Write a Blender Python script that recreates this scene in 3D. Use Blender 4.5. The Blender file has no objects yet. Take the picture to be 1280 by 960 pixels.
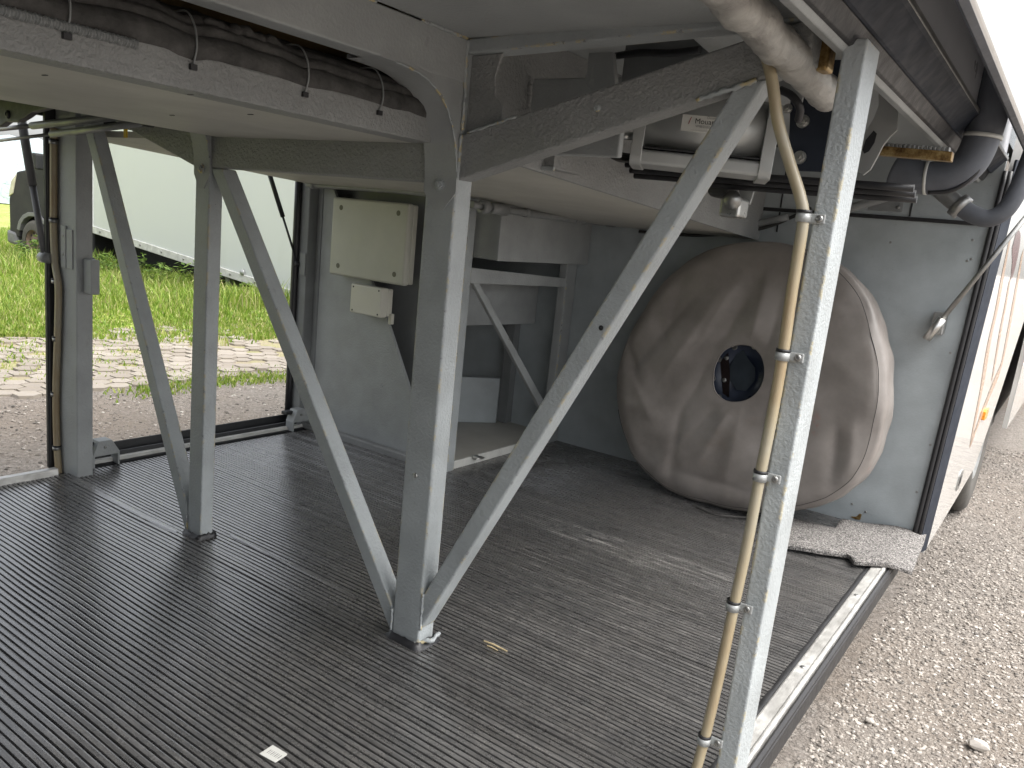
import bpy, bmesh, math, random
import numpy as np
from mathutils import Vector, Matrix
random.seed(7); rng = np.random.default_rng(7)
SC = bpy.context.scene
COL = SC.collection

# ------------------------------------------------------------------ camera
HEAD, PITCH, ROLL, FPX = math.radians(34.527), math.radians(-10.982), math.radians(5.791), 1000.0
CAM = Vector((0.0, 0.0, 1.0))
_f = Vector((-math.sin(HEAD)*math.cos(PITCH), math.cos(HEAD)*math.cos(PITCH), math.sin(PITCH)))
_r = Vector((math.cos(HEAD), math.sin(HEAD), 0)); _u = _r.cross(_f)
RT = _r*math.cos(ROLL) + _u*math.sin(ROLL); UP = -_r*math.sin(ROLL) + _u*math.cos(ROLL)
cd = bpy.data.cameras.new('camera'); cam = bpy.data.objects.new('camera', cd); COL.objects.link(cam)
M = Matrix.Identity(4)
for i, v in enumerate((RT, UP, -_f)):
    for j in range(3): M[j][i] = v[j]
cam.matrix_world = Matrix.Translation(CAM) @ M
cd.sensor_width = 36; cd.lens = FPX/1280*36; cd.clip_start = .02; cd.clip_end = 2000
SC.camera = cam

# ------------------------------------------------------------------ sky, sun, exposure
W = bpy.data.worlds.new('World'); SC.world = W; W.use_nodes = True
nt = W.node_tree; nt.nodes.clear()
SUN_EL, SUN_ROT = math.radians(58), math.radians(76)
sky = nt.nodes.new('ShaderNodeTexSky'); sky.sky_type = 'NISHITA'; sky.sun_disc = False
sky.sun_elevation = SUN_EL; sky.sun_rotation = SUN_ROT; sky.dust_density = 4.0; sky.air_density = 1.0; sky.ozone_density = 1.0
hs = nt.nodes.new('ShaderNodeHueSaturation'); hs.inputs['Saturation'].default_value = .22
bg = nt.nodes.new('ShaderNodeBackground'); bg.inputs['Strength'].default_value = .12
ow = nt.nodes.new('ShaderNodeOutputWorld')
nt.links.new(sky.outputs[0], hs.inputs['Color']); nt.links.new(hs.outputs[0], bg.inputs['Color']); nt.links.new(bg.outputs[0], ow.inputs[0])
sl = bpy.data.lights.new('sun', 'SUN'); sl.energy = 1.5; sl.angle = math.radians(60); sl.color = (1, .97, .92)
sun = bpy.data.objects.new('sun', sl); COL.objects.link(sun)
sd = Vector((math.sin(SUN_ROT)*math.cos(SUN_EL), math.cos(SUN_ROT)*math.cos(SUN_EL), math.sin(SUN_EL)))
sun.rotation_euler = sd.to_track_quat('Z', 'Y').to_euler()
sun.location = (5, -5, 12)
SC.view_settings.view_transform = 'Standard'; SC.view_settings.look = 'None'
SC.view_settings.exposure = 1.72; SC.view_settings.gamma = 1.0

# ------------------------------------------------------------------ helpers
def ray(x, y): return RT*((x-640)/FPX) - UP*((y-480)/FPX) + _f
def at_y(x, y, Y): d = ray(x, y); return CAM + d*((Y-CAM.y)/d.y)
def at_x(x, y, X): d = ray(x, y); return CAM + d*((X-CAM.x)/d.x)
def at_z(x, y, Z): d = ray(x, y); return CAM + d*((Z-CAM.z)/d.z)
ROOTLOC = {}
def thing(name, loc, label, cat, group=None):
    o = bpy.data.objects.new(name, None); COL.objects.link(o); o.location = loc
    o.empty_display_size = .1
    o['label'] = label; o['category'] = cat
    if group: o['group'] = group
    ROOTLOC[o.name] = Vector(loc)
    return o
def link(name, me, mat, parent=None, smooth=False):
    o = bpy.data.objects.new(name, me); COL.objects.link(o)
    if mat and not me.materials: me.materials.append(mat)
    if smooth:
        for p in me.polygons: p.use_smooth = True
    if parent:
        o.parent = parent
        if parent.name in ROOTLOC: o.matrix_parent_inverse = Matrix.Translation(-ROOTLOC[parent.name])
    return o
def fin(name, bm, mat, parent=None, smooth=False, recalc=True):
    if recalc: bmesh.ops.recalc_face_normals(bm, faces=bm.faces)
    me = bpy.data.meshes.new(name); bm.to_mesh(me); bm.free()
    return link(name, me, mat, parent, smooth)
def bev(bm, w, seg=2, ang=.6):
    if w <= 0: return
    es = [e for e in bm.edges if len(e.link_faces) == 2 and e.calc_face_angle(0) > ang]
    bmesh.ops.bevel(bm, geom=es, offset=w, segments=seg, affect='EDGES', profile=.5, clamp_overlap=True)
def box(name, x0, x1, y0, y1, z0, z1, mat, parent=None, b=.003, seg=2, rot=None):
    bm = bmesh.new(); bmesh.ops.create_cube(bm, size=1)
    for v in bm.verts: v.co = Vector(((x0+x1)/2+v.co.x*(x1-x0), (y0+y1)/2+v.co.y*(y1-y0), (z0+z1)/2+v.co.z*(z1-z0)))
    bev(bm, min(b, .4*min(x1-x0, y1-y0, z1-z0)), seg)
    if rot: bmesh.ops.rotate(bm, verts=bm.verts, cent=((x0+x1)/2, (y0+y1)/2, (z0+z1)/2), matrix=rot)
    return fin(name, bm, mat, parent)
def prism(name, pts, ax, a0, a1, mat, parent=None, b=.0025, seg=2, M4=None):
    """polygon pts extruded along ax: 'Y' pts=(x,z), 'X' pts=(y,z), 'Z' pts=(x,y)"""
    bm = bmesh.new()
    def mk(p, a): return {'Y': (p[0], a, p[1]), 'X': (a, p[0], p[1]), 'Z': (p[0], p[1], a)}[ax]
    v0 = [bm.verts.new(mk(p, a0)) for p in pts]; v1 = [bm.verts.new(mk(p, a1)) for p in pts]
    n = len(pts)
    bm.faces.new(v0); bm.faces.new(list(reversed(v1)))
    for i in range(n): bm.faces.new((v0[i], v1[i], v1[(i+1) % n], v0[(i+1) % n]))
    bmesh.ops.recalc_face_normals(bm, faces=bm.faces)
    bev(bm, b, seg)
    if M4 is not None: bmesh.ops.transform(bm, matrix=M4, verts=bm.verts)
    return fin(name, bm, mat, parent)
def smoothpath(pts, k=6):
    P = [Vector(p) for p in pts]
    if len(P) < 3 or k <= 1: return P
    out = []
    Q = [P[0]*2-P[1]] + P + [P[-1]*2-P[-2]]
    for i in range(1, len(Q)-2):
        a, b, c, d = Q[i-1], Q[i], Q[i+1], Q[i+2]
        for j in range(k):
            t = j/k
            out.append(.5*((2*b)+(c-a)*t+(2*a-5*b+4*c-d)*t*t+(3*b-a-3*c+d)*t**3))
    out.append(P[-1]); return out
def tube_bm(bm, pts, r, n=12, cap=True):
    P = [Vector(p) for p in pts]; rings = []
    rr = r if callable(r) else (lambda i, t: r)
    up = None
    for i, p in enumerate(P):
        t = (P[min(i+1, len(P)-1)]-P[max(i-1, 0)]).normalized()
        if up is None:
            up = t.orthogonal().normalized()
        up = (up - t*up.dot(t)).normalized(); sd_ = t.cross(up)
        R_ = rr(i, i/max(1, len(P)-1))
        rings.append([bm.verts.new(p+(up*math.cos(2*math.pi*k/n)+sd_*math.sin(2*math.pi*k/n))*R_) for k in range(n)])
    for a, b in zip(rings, rings[1:]):
        for k in range(n): bm.faces.new((a[k], a[(k+1) % n], b[(k+1) % n], b[k]))
    if cap: bm.faces.new(rings[0]); bm.faces.new(rings[-1])
def tube(name, pts, r, mat, parent=None, n=12, k=6):
    bm = bmesh.new(); tube_bm(bm, smoothpath(pts, k), r, n)
    o = fin(name, bm, mat, parent)
    for p in o.data.polygons:
        if len(p.vertices) == 4: p.use_smooth = True
    return o
def lathe(name, prof, p0, axis, mat, parent=None, n=32, smooth=True, close=False):
    """prof: (distance along axis, radius)"""
    ax = Vector(axis).normalized(); u = ax.orthogonal().normalized(); w = ax.cross(u); p0 = Vector(p0)
    bm = bmesh.new(); R_ = []
    for a, r_ in prof:
        R_.append([bm.verts.new(p0+ax*a+(u*math.cos(2*math.pi*k/n)+w*math.sin(2*math.pi*k/n))*max(r_, 1e-4)) for k in range(n)])
    for a, b in zip(R_, R_[1:]):
        for k in range(n): bm.faces.new((a[k], a[(k+1) % n], b[(k+1) % n], b[k]))
    if close: bm.faces.new(R_[0]); bm.faces.new(R_[-1])
    return fin(name, bm, mat, parent, smooth)
_screw = {}
def screw(name, p, axis, r, h, mat, parent, dome=True):
    """round screw or rivet head with a driver recess; shared mesh per size"""
    key = (round(r, 4), round(h, 4), mat.name)
    if key not in _screw:
        bm = bmesh.new(); n = 14; R_ = []
        for a, q in ((-h, r), (h*.35, r), (h*.8, r*.8), (h, r*.45), (h*.6, r*.4), (h*.6, .0004)):
            R_.append([bm.verts.new((q*math.cos(2*math.pi*k/n), q*math.sin(2*math.pi*k/n), a)) for k in range(n)])
        for a, b in zip(R_, R_[1:]):
            for k in range(n): bm.faces.new((a[k], a[(k+1) % n], b[(k+1) % n], b[k]))
        bmesh.ops.recalc_face_normals(bm, faces=bm.faces)
        me = bpy.data.meshes.new(name); bm.to_mesh(me); bm.free(); me.materials.append(mat); _screw[key] = me
    o = bpy.data.objects.new(name, _screw[key]); COL.objects.link(o)
    o.parent = parent
    if parent.name in ROOTLOC: o.matrix_parent_inverse = Matrix.Translation(-ROOTLOC[parent.name])
    o.matrix_basis = Matrix.Translation(Vector(p)) @ Vector(axis).to_track_quat('Z', 'Y').to_matrix().to_4x4()
    return o
def hexbolt(name, p, axis, r, h, mat, parent):
    ax = Vector(axis).normalized(); u = ax.orthogonal().normalized(); w = ax.cross(u); p = Vector(p)
    bm = bmesh.new()
    tube_bm(bm, [p, p+ax*h*.3], r*1.35, 18); n0 = len(bm.verts)
    tube_bm(bm, [p+ax*h*.3, p+ax*h], r, 6)
    tube_bm(bm, [p+ax*h, p+ax*h*1.5], r*.5, 10)
    return fin(name, bm, mat, parent)
def weld(pts, parent, r=.0035):
    P = smoothpath(pts, 1); out = []
    for a, b in zip(P, P[1:]):
        n = max(2, int((b-a).length/.006))
        for i in range(n): out.append(a.lerp(b, i/n)+Vector((random.uniform(-1, 1), random.uniform(-1, 1), random.uniform(-1, 1)))*r*.25)
    out.append(P[-1])
    bm = bmesh.new(); tube_bm(bm, out, lambda i, t: r*random.uniform(.7, 1.2), 6)
    return fin('weld_bead', bm, MT['paint'], parent, True)

# ------------------------------------------------------------------ materials
MT = {}
class G:
    """tiny node-graph helper around one Principled material"""
    def __init__(s, name, base=(.5, .5, .5), rough=.5, metal=0., spec=.5):
        s.m = bpy.data.materials.new(name); s.m.use_nodes = True; s.t = s.m.node_tree
        s.b = s.t.nodes['Principled BSDF']; s.set('Base Color', (*base, 1)); s.set('Roughness', rough); s.set('Metallic', metal); s.set('Specular IOR Level', spec)
        MT[name] = s.m
        s.tc = s.n('ShaderNodeTexCoord'); s.co = s.tc.outputs['Object']
    def set(s, k, v): s.b.inputs[k].default_value = v
    def n(s, t, **kw):
        nd = s.t.nodes.new(t)
        for k, v in kw.items(): setattr(nd, k, v)
        return nd
    def l(s, a, b): s.t.links.new(a, b)
    def map(s, scale): 
        m = s.n('ShaderNodeMapping'); m.inputs['Scale'].default_value = scale; s.l(s.co, m.inputs[0]); return m.outputs[0]
    def noise(s, scale, detail=4, rough=.55, vec=None, dist=0):
        nd = s.n('ShaderNodeTexNoise'); nd.inputs['Scale'].default_value = scale; nd.inputs['Detail'].default_value = detail
        nd.inputs['Roughness'].default_value = rough; nd.inputs['Distortion'].default_value = dist
        s.l(vec or s.co, nd.inputs['Vector']); return nd.outputs['Fac']
    def voro(s, scale, feature='F1', out='Distance', vec=None, rnd=1.):
        nd = s.n('ShaderNodeTexVoronoi', feature=feature); nd.inputs['Scale'].default_value = scale; nd.inputs['Randomness'].default_value = rnd
        s.l(vec or s.co, nd.inputs['Vector']); return nd.outputs[out]
    def ramp(s, fac, stops, interp='LINEAR'):
        nd = s.n('ShaderNodeValToRGB'); cr = nd.color_ramp; cr.interpolation = interp
        while len(cr.elements) < len(stops): cr.elements.new(.5)
        for e, (p, c) in zip(cr.elements, stops):
            e.position = p; e.color = (*c, 1) if hasattr(c, '__len__') else (c, c, c, 1)
        s.l(fac, nd.inputs[0]); return nd.outputs[0]
    def mix(s, fac, a, b, blend='MIX'):
        nd = s.n('ShaderNodeMix', data_type='RGBA', blend_type=blend)
        for sock, v in ((nd.inputs[0], fac), (nd.inputs[6], a), (nd.inputs[7], b)):
            if hasattr(v, 'is_output'): s.l(v, sock)
            elif hasattr(v, '__len__'): sock.default_value = (*v, 1)
            else: sock.default_value = v
        return nd.outputs[2]
    def math(s, op, a, b=0., clamp=False):
        nd = s.n('ShaderNodeMath', operation=op, use_clamp=clamp)
        for sock, v in ((nd.inputs[0], a), (nd.inputs[1], b)):
            if hasattr(v, 'is_output'): s.l(v, sock)
            else: sock.default_value = v
        return nd.outputs[0]
    def bump(s, h, strength=.3, dist=.002, prev=None):
        nd = s.n('ShaderNodeBump'); nd.inputs['Strength'].default_value = strength; nd.inputs['Distance'].default_value = dist
        s.l(h, nd.inputs['Height'])
        if prev is not None: s.l(prev, nd.inputs['Normal'])
        s.l(nd.outputs[0], s.b.inputs['Normal']); return nd.outputs[0]
    def edge(s, radius=.004, lo=.985):
        """mask of sharp edges (worn paint)"""
        bv = s.n('ShaderNodeBevel', samples=4); bv.inputs['Radius'].default_value = radius
        ge = s.n('ShaderNodeNewGeometry'); d = s.n('ShaderNodeVectorMath', operation='DOT_PRODUCT')
        s.l(bv.outputs[0], d.inputs[0]); s.l(ge.outputs['Normal'], d.inputs[1])
        return s.ramp(d.outputs['Value'], [(lo-.06, 1.), (lo, 0.)])
    def col(s, c): s.l(c, s.b.inputs['Base Color'])
    def rgh(s, c): s.l(c, s.b.inputs['Roughness'])

def hammered(name, base, bump=.5, chips=True, scale=1., rough=.42):
    g = G(name, base, rough)
    n1 = g.noise(150*scale, 3, .55, dist=.25); n2 = g.noise(9, 4); n3 = g.noise(260, 2)
    c = g.ramp(n2, [(.3, [v*.86 for v in base]), (.7, [v*1.08 for v in base])])
    st = g.ramp(g.noise(38, 6, .7, g.map((1, 1, .35))), [(.62, 0.), (.75, .45)])
    c = g.mix(st, c, (base[0]*.62, base[1]*.58, base[2]*.52))
    dots = g.ramp(g.voro(55), [(.035, 1.), (.06, 0.)]); dots = g.math('MULTIPLY', dots, g.ramp(g.noise(7, 2), [(.6, 0.), (.66, 1.)]))
    c = g.mix(dots, c, (.03, .028, .025))
    if chips:
        e = g.edge(.008)
        ch = g.math('MULTIPLY', e, g.ramp(g.noise(24, 5, .7), [(.545, 0.), (.565, 1.)]))
        c = g.mix(ch, c, (.52, .40, .14))
        dk = g.math('MULTIPLY', e, g.ramp(g.noise(41, 5, .7), [(.60, 0.), (.62, 1.)]))
        c = g.mix(dk, c, (.05, .045, .04))
    g.col(c)
    g.rgh(g.ramp(n2, [(.3, rough-.07), (.7, rough+.12)]))
    p = g.bump(g.ramp(n1, [(.35, 0.), (.65, 1.)]), bump, .0022)
    return g
hammered('paint', (.345, .37, .376), .36)
hammered('paint_rough', (.262, .268, .264), .75, chips=False, scale=.85, rough=.5)
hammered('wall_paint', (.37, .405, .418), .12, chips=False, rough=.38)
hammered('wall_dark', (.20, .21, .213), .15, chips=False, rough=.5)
hammered('panel_grey', (.33, .345, .345), .25, chips=False, rough=.5)
def simple(name, base, rough=.5, metal=0., var=.15, nscale=12, bump=0., bscale=120, spec=.5):
    g = G(name, base, rough, metal, spec)
    n = g.noise(nscale, 5, .6)
    g.col(g.ramp(n, [(.3, [v*(1-var) for v in base]), (.7, [min(1, v*(1+var)) for v in base])]))
    g.rgh(g.ramp(g.noise(nscale*2.3, 4), [(.3, max(.03, rough-.08)), (.7, rough+.1)]))
    if bump: g.bump(g.noise(bscale, 3), bump, .002)
    return g
simple('black_rubber', (.018, .018, .02), .45, bump=.3)
simple('black_paint', (.02, .021, .023), .5, bump=.2)
simple('navy_strip', (.02, .025, .036), .6, spec=.25)
simple('steel', (.55, .55, .53), .32, 1., .1, bump=.1)
simple('dull_steel', (.33, .33, .32), .45, 1., .2, bump=.2)
simple('zinc', (.36, .37, .365), .38, .25, .1)
simple('beige_plastic', (.43, .43, .375), .42, var=.06, nscale=6)
simple('cream_plastic', (.58, .57, .50), .4, var=.05, nscale=6)
simple('pipe_grey', (.24, .25, .25), .42, var=.15, bump=.1)
simple('foam_tube', (.095, .102, .118), .62, var=.2, bump=.25, bscale=60)
simple('cast_alu', (.46, .47, .46), .42, .55, .1, nscale=5, bump=.1)
simple('plywood', (.16, .11, .045), .6, var=.3, nscale=4)
simple('cable_dark', (.035, .035, .033), .6, var=.3)
simple('white_label', (.62, .62, .58), .5, var=.05)
simple('ink', (.03, .03, .03), .6); simple('ink_red', (.35, .03, .03), .6); simple('ink_grey', (.2, .2, .2), .6)
simple('orange_lens', (.9, .32, .02), .2, var=.05)
simple('yellow_tag', (.7, .45, .02), .5)
simple('lid_plug', (.13, .13, .09), .6)
simple('white_trim', (.5, .5, .47), .5, var=.2)
simple('aisle_board', (.46, .45, .41), .62, var=.10, nscale=5, bump=.12, bscale=60)
simple('splinter', (.62, .5, .3), .6); simple('body_grey', (.50, .51, .54), .35, var=.08, nscale=2)

g = G('cable_sheath', (.10, .095, .088), .8)       # dusty fabric loom
g.col(g.ramp(g.noise(30, 6, .65), [(.3, (.03, .029, .028)), (.7, (.095, .092, .088))])); g.bump(g.noise(170, 4, .7), .7, .003)
g = G('wrap_pipe', (.4, .39, .36), .45)             # foil-wrapped pipe
c = g.ramp(g.noise(14, 5, .6, dist=.8), [(.3, (.24, .23, .215)), (.7, (.50, .485, .45))]); g.col(c)
g.set('Metallic', .25); g.bump(g.noise(26, 5, .6, dist=1.2), .8, .008)
g = G('hose', (.40, .30, .14), .4)                  # yellowed plastic hose
n = g.noise(9, 5, .6, g.map((1, 1, .5))); g.col(g.ramp(n, [(.3, (.30, .215, .12)), (.5, (.36, .30, .195)), (.75, (.36, .345, .28))]))
g.bump(g.math('SINE', g.math('MULTIPLY', g.noise(1, 0), 1)), .0)
g.set('Specular IOR Level', .6)
# ribbed rubber matting: dust on the rib tops, scuffs, pale scratches
g = G('rubber_mat', (.03, .03, .031), .30, spec=1.0)
n2 = g.noise(3.2, 6, .65); n1 = g.noise(70, 4, .7, g.map((.35, 1, 1)))
c = g.ramp(n1, [(.28, (.050, .050, .051)), (.60, (.098, .095, .092)), (.8, (.165, .158, .15))])
dust = g.math('MULTIPLY', g.ramp(n2, [(.42, 0.), (.72, 1.)]), g.ramp(g.noise(150, 3, .7, g.map((.5, 1, 1))), [(.4, .1), (.7, .9)]))
c = g.mix(g.math('MULTIPLY', dust, .55), c, (.20, .185, .165))
# white scuff patch behind the truss where loads were dragged
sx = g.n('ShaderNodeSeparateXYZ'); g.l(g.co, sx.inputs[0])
def blob(cx, cy, ax_, ay_):
    dx = g.math('POWER', g.math('MULTIPLY', g.math('SUBTRACT', sx.outputs[0], cx), 1/ax_), 2.)
    dy = g.math('POWER', g.math('MULTIPLY', g.math('SUBTRACT', sx.outputs[1], cy), 1/ay_), 2.)
    return g.math('SUBTRACT', 1., g.math('ADD', dx, dy), True)
scf = g.math('MULTIPLY', blob(-1.06, 2.30, .55, .11), g.ramp(g.noise(46, 5, .75, g.map((.16, 1.4, 1))), [(.50, 0.), (.60, 1.)]))
scf2 = g.math('MULTIPLY', blob(-.88, 2.02, .50, .50), g.ramp(g.noise(60, 5, .8, g.map((.2, 1.2, 1))), [(.54, 0.), (.70, .9)]))
c = g.mix(g.math('MULTIPLY', g.math('MAXIMUM', scf, scf2), .6), c, (.40, .385, .365))
near = g.ramp(sx.outputs[0], [(0., 0.), (1., 0.)])
sp = g.ramp(g.voro(95, out='Distance'), [(.05, 1.), (.09, 0.)]); sp = g.math('MULTIPLY', sp, g.ramp(g.noise(13, 3), [(.55, 0.), (.62, 1.)]))
c = g.mix(g.math('MULTIPLY', sp, .8), c, (.42, .39, .34))
ws = g.ramp(g.noise(5, 3, .5, g.map((1, 1, 1))), [(0, 0.), (1., 0.)])
stk = g.noise(1., 4, .6, g.map((.6, 64., 1.)))
c = g.mix(1., c, g.ramp(stk, [(.3, .62), (.7, 1.35)]), 'MULTIPLY')
c = g.mix(g.ramp(g.math('MULTIPLY', g.math('ADD', sx.outputs[2], .0042), 200.), [(.25, .85), (.75, 0.)]), c, (.018, .018, .0185))  # groove bottoms near-black by height: unworn rubber plus painted-in groove shade
g.col(c); g.rgh(g.ramp(g.noise(22, 5, .65), [(.3, .20), (.72, .38)])); g.bump(g.noise(120, 4, .7), .2, .0008)
g.set('Coat Weight', .7); g.set('Coat Roughness', .25); g.set('Coat IOR', 1.7)
simple('mat_base', (.02, .02, .021), .5, bump=.3)
# vinyl cover of the spare wheel
g = G('vinyl', (.15, .132, .12), .48)
n = g.noise(5, 6, .6); c = g.ramp(n, [(.25, (.13, .114, .103)), (.5, (.20, .18, .165)), (.75, (.265, .242, .225))])
c = g.mix(g.ramp(g.noise(3.2, 5, .7, g.map((1, 1, 1.6))), [(.6, 0.), (.8, .45)]), c, (.17, .125, .09))
rd = g.math('MULTIPLY', g.ramp(g.noise(2.3, 2), [(.66, 0.), (.70, 1.)]), g.ramp(g.noise(30, 5), [(.5, 0.), (.6, .6)])); c = g.mix(rd, c, (.26, .07, .05))
g.col(c); g.rgh(g.ramp(g.noise(9, 4), [(.3, .36), (.7, .55)])); g.bump(g.noise(210, 3, .6), .22, .0012)
simple('rim_paint', (.02, .028, .05), .35, var=.2); simple('tyre', (.032, .031, .03), .75, var=.25, bump=.4)
simple('dusty_tyre', (.075, .07, .062), .85, var=.25, bump=.4)
simple('hub_blue', (.05, .065, .085), .5, var=.3); simple('rust_dark', (.022, .011, .010), .7, var=.3)
simple('stitch', (.03, .028, .026), .7)
# speckled carpet offcut
g = G('carpet', (.22, .215, .205), .95)
v = g.voro(330, out='Color'); s_ = g.n('ShaderNodeSeparateColor'); g.l(v, s_.inputs[0])
g.col(g.ramp(s_.outputs[0], [(.0, (.03, .028, .026)), (.35, (.10, .095, .09)), (.65, (.20, .185, .175)), (1., (.42, .40, .38))])); g.bump(s_.outputs[1], .9, .004)
# aluminium sill
g = G('alu_sill', (.62, .61, .58), .42, .6)
g.col(g.ramp(g.noise(24, 6, .7, g.map((1, .3, 1))), [(.3, (.42, .41, .385)), (.65, (.70, .69, .66))])); g.rgh(g.ramp(g.noise(40, 5), [(.3, .3), (.7, .6)])); g.bump(g.noise(150, 4), .2, .001)
# glossy white bus side
g = G('bus_white', (.78, .765, .74), .09, 0., .6)
g.set('Coat Weight', .5); g.set('Coat Roughness', .04)
g.col(g.ramp(g.noise(3, 5, .6), [(.3, (.74, .725, .69)), (.7, (.81, .80, .775))]))
g.bump(g.noise(1.6, 2), .12, .01)
simple('stripe', (.42, .30, .22), .2, var=.1); simple('stripe_dark', (.16, .09, .09), .2)
# worn brass / rusty
g = G('brass', (.45, .33, .13), .38, .8)
g.col(g.ramp(g.noise(35, 6, .7), [(.35, (.13, .07, .03)), (.5, (.38, .25, .10)), (.7, (.62, .50, .25))]))
# ground
g = G('gravel_ground', (.36, .32, .28), .9)
n1 = g.noise(.6, 6, .6); n2 = g.noise(38, 6, .72); vv = g.voro(62, out='Color'); sc_ = g.n('ShaderNodeSeparateColor'); g.l(vv, sc_.inputs[0])
c = g.ramp(n2, [(.25, (.14, .122, .106)), (.5, (.27, .235, .205)), (.75, (.42, .375, .33))])
c = g.mix(.45, c, g.ramp(sc_.outputs[0], [(0, (.14, .125, .11)), (.5, (.28, .25, .22)), (1, (.42, .39, .355))]))
c = g.mix(g.ramp(n1, [(.45, 0.), (.65, .5)]), c, (.27, .215, .165))
g.col(c)
p = g.bump(g.ramp(g.noise(55, 5, .7), [(.3, 0.), (.7, 1.)]), .8, .02); g.bump(g.math('MULTIPLY', g.voro(80), 1.), .6, .01, p)
g = G('verge_soil', (.11, .12, .045), .95)
g.col(g.ramp(g.noise(2.2, 6, .7), [(.3, (.16, .22, .04)), (.5, (.25, .30, .06)), (.7, (.36, .33, .16))])); g.bump(g.noise(30, 5), .8, .03)
g = G('pebble', (.3, .27, .24), .9)
oi = g.n('ShaderNodeNewGeometry'); g.col(g.ramp(oi.outputs['Random Per Island'], [(0, (.11, .10, .09)), (.4, (.22, .195, .17)), (.75, (.34, .305, .27)), (.95, (.43, .395, .355)), (1, (.54, .51, .47))]))
g = G('path_soil', (.27, .235, .17), .95); g.col(g.ramp(g.noise(3.5, 6, .7), [(.35, (.27, .225, .17)), (.55, (.25, .23, .12)), (.72, (.19, .22, .06))])); g.bump(g.noise(30, 5), .6, .02)
g = G('paver', (.46, .40, .34), .9)
oi = g.n('ShaderNodeNewGeometry'); ob_ = g.n('ShaderNodeObjectInfo'); c = g.ramp(g.math('FRACT', g.math('ADD', oi.outputs['Random Per Island'], ob_.outputs['Random'])), [(0, (.22, .19, .163)), (1, (.32, .285, .25))]); c = g.mix(g.ramp(g.noise(14, 6, .7), [(.4, 0.), (.75, .5)]), c, (.26, .23, .16)); g.col(c); g.bump(g.noise(60, 5), .5, .008)
def leaf(name, stops, tr=.25):
    g = G(name, stops[0], .55)
    oi = g.n('ShaderNodeNewGeometry'); n = len(stops)
    g.col(g.ramp(oi.outputs['Random Per Island'], [(i/(n-1), s) for i, s in enumerate(stops)]))
    g.set('Transmission Weight', 0.); g.set('Subsurface Weight', 0.)
    tl = g.n('ShaderNodeBsdfTranslucent'); g.l(g.b.inputs['Base Color'].links[0].from_socket, tl.inputs[0])
    mx = g.n('ShaderNodeMixShader'); mx.inputs[0].default_value = tr
    g.l(g.b.outputs[0], mx.inputs[1]); g.l(tl.outputs[0], mx.inputs[2]); g.l(mx.outputs[0], g.t.nodes['Material Output'].inputs[0])
leaf('grass_blade', [(.12, .21, .022), (.19, .30, .035), (.25, .35, .05), (.33, .38, .09), (.48, .44, .22)], .42)
leaf('weed_leaf', [(.06, .12, .02), (.12, .20, .03), (.18, .26, .05)], .3)
leaf('tree_leaf', [(.05, .09, .02), (.09, .14, .03), (.13, .18, .05)], .25)
# vehicles behind
g = G('cargo_white', (.66, .68, .67), .32)
st = g.ramp(g.noise(1.1, 5, .6, g.map((1, 1, .3))), [(.5, 0.), (.85, .4)])
g.col(g.mix(st, (.55, .57, .565), (.40, .41, .35)))
simple('van_grey', (.032, .030, .036), .5, var=.08, nscale=2, spec=.2); simple('van_trim', (.16, .16, .165), .5); simple('van_black', (.015, .015, .016), .7); simple('rust_rim', (.16, .11, .085), .7, var=.3, nscale=20)
simple('headlamp', (.62, .58, .48), .2)
g = G('van_glass', (.10, .20, .18), .05, 0., .8); g.set('Alpha', 1.); g.col(g.ramp(g.noise(1.2, 2), [(.4, (.16, .32, .28)), (.6, (.30, .42, .40))]))
g = G('film', (.62, .70, .72), .35); g.col(g.ramp(g.noise(1.4, 5, .65, dist=1.), [(.3, (.22, .30, .31)), (.7, (.42, .47, .475))])); g.bump(g.noise(2.5, 4, dist=1.), .6, .15)
simple('hoop_steel', (.45, .46, .46), .4, .8)

P_, PR, WP, WD, PG = MT['paint'], MT['paint_rough'], MT['wall_paint'], MT['wall_dark'], MT['panel_grey']

# ================================================================== GROUND
GZ = -.45
def ground_z(x, y):
    t = min(1, max(0, (-5.6-x)/3.6)); t = t*t*(3-2*t)
    return GZ + .10*t + .012*math.sin(x*1.7+y*.6)*math.cos(y*1.3)*(1 if x > -5.5 else .4)
def sheet(name, xs, ys, mat, dz=0., parent=None, kind='structure'):
    bm = bmesh.new(); V = [[bm.verts.new((x, y, ground_z(x, y)+dz)) for y in ys] for x in xs]
    for i in range(len(xs)-1):
        for j in range(len(ys)-1): bm.faces.new((V[i][j], V[i+1][j], V[i+1][j+1], V[i][j+1]))
    o = fin(name, bm, mat, parent, True)
    if kind: o['kind'] = kind
    return o
xs = [-400, -150, -60, -30] + list(np.arange(-20, 6, .4)) + [8, 15, 40, 120, 400]
ys = [-400, -120, -40, -15] + list(np.arange(-6, 20, .4)) + [25, 40, 90, 200, 400]
sheet('ground', xs, ys, MT['gravel_ground'])
sheet('grass_verge', [-300, -120, -60, -30] + list(np.arange(-20, -7.7, .4)) + [-7.75], [-200, -60, -20] + list(np.arange(-8, 26, .5)) + [40, 90, 200], MT['verge_soil'], .006)

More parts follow.
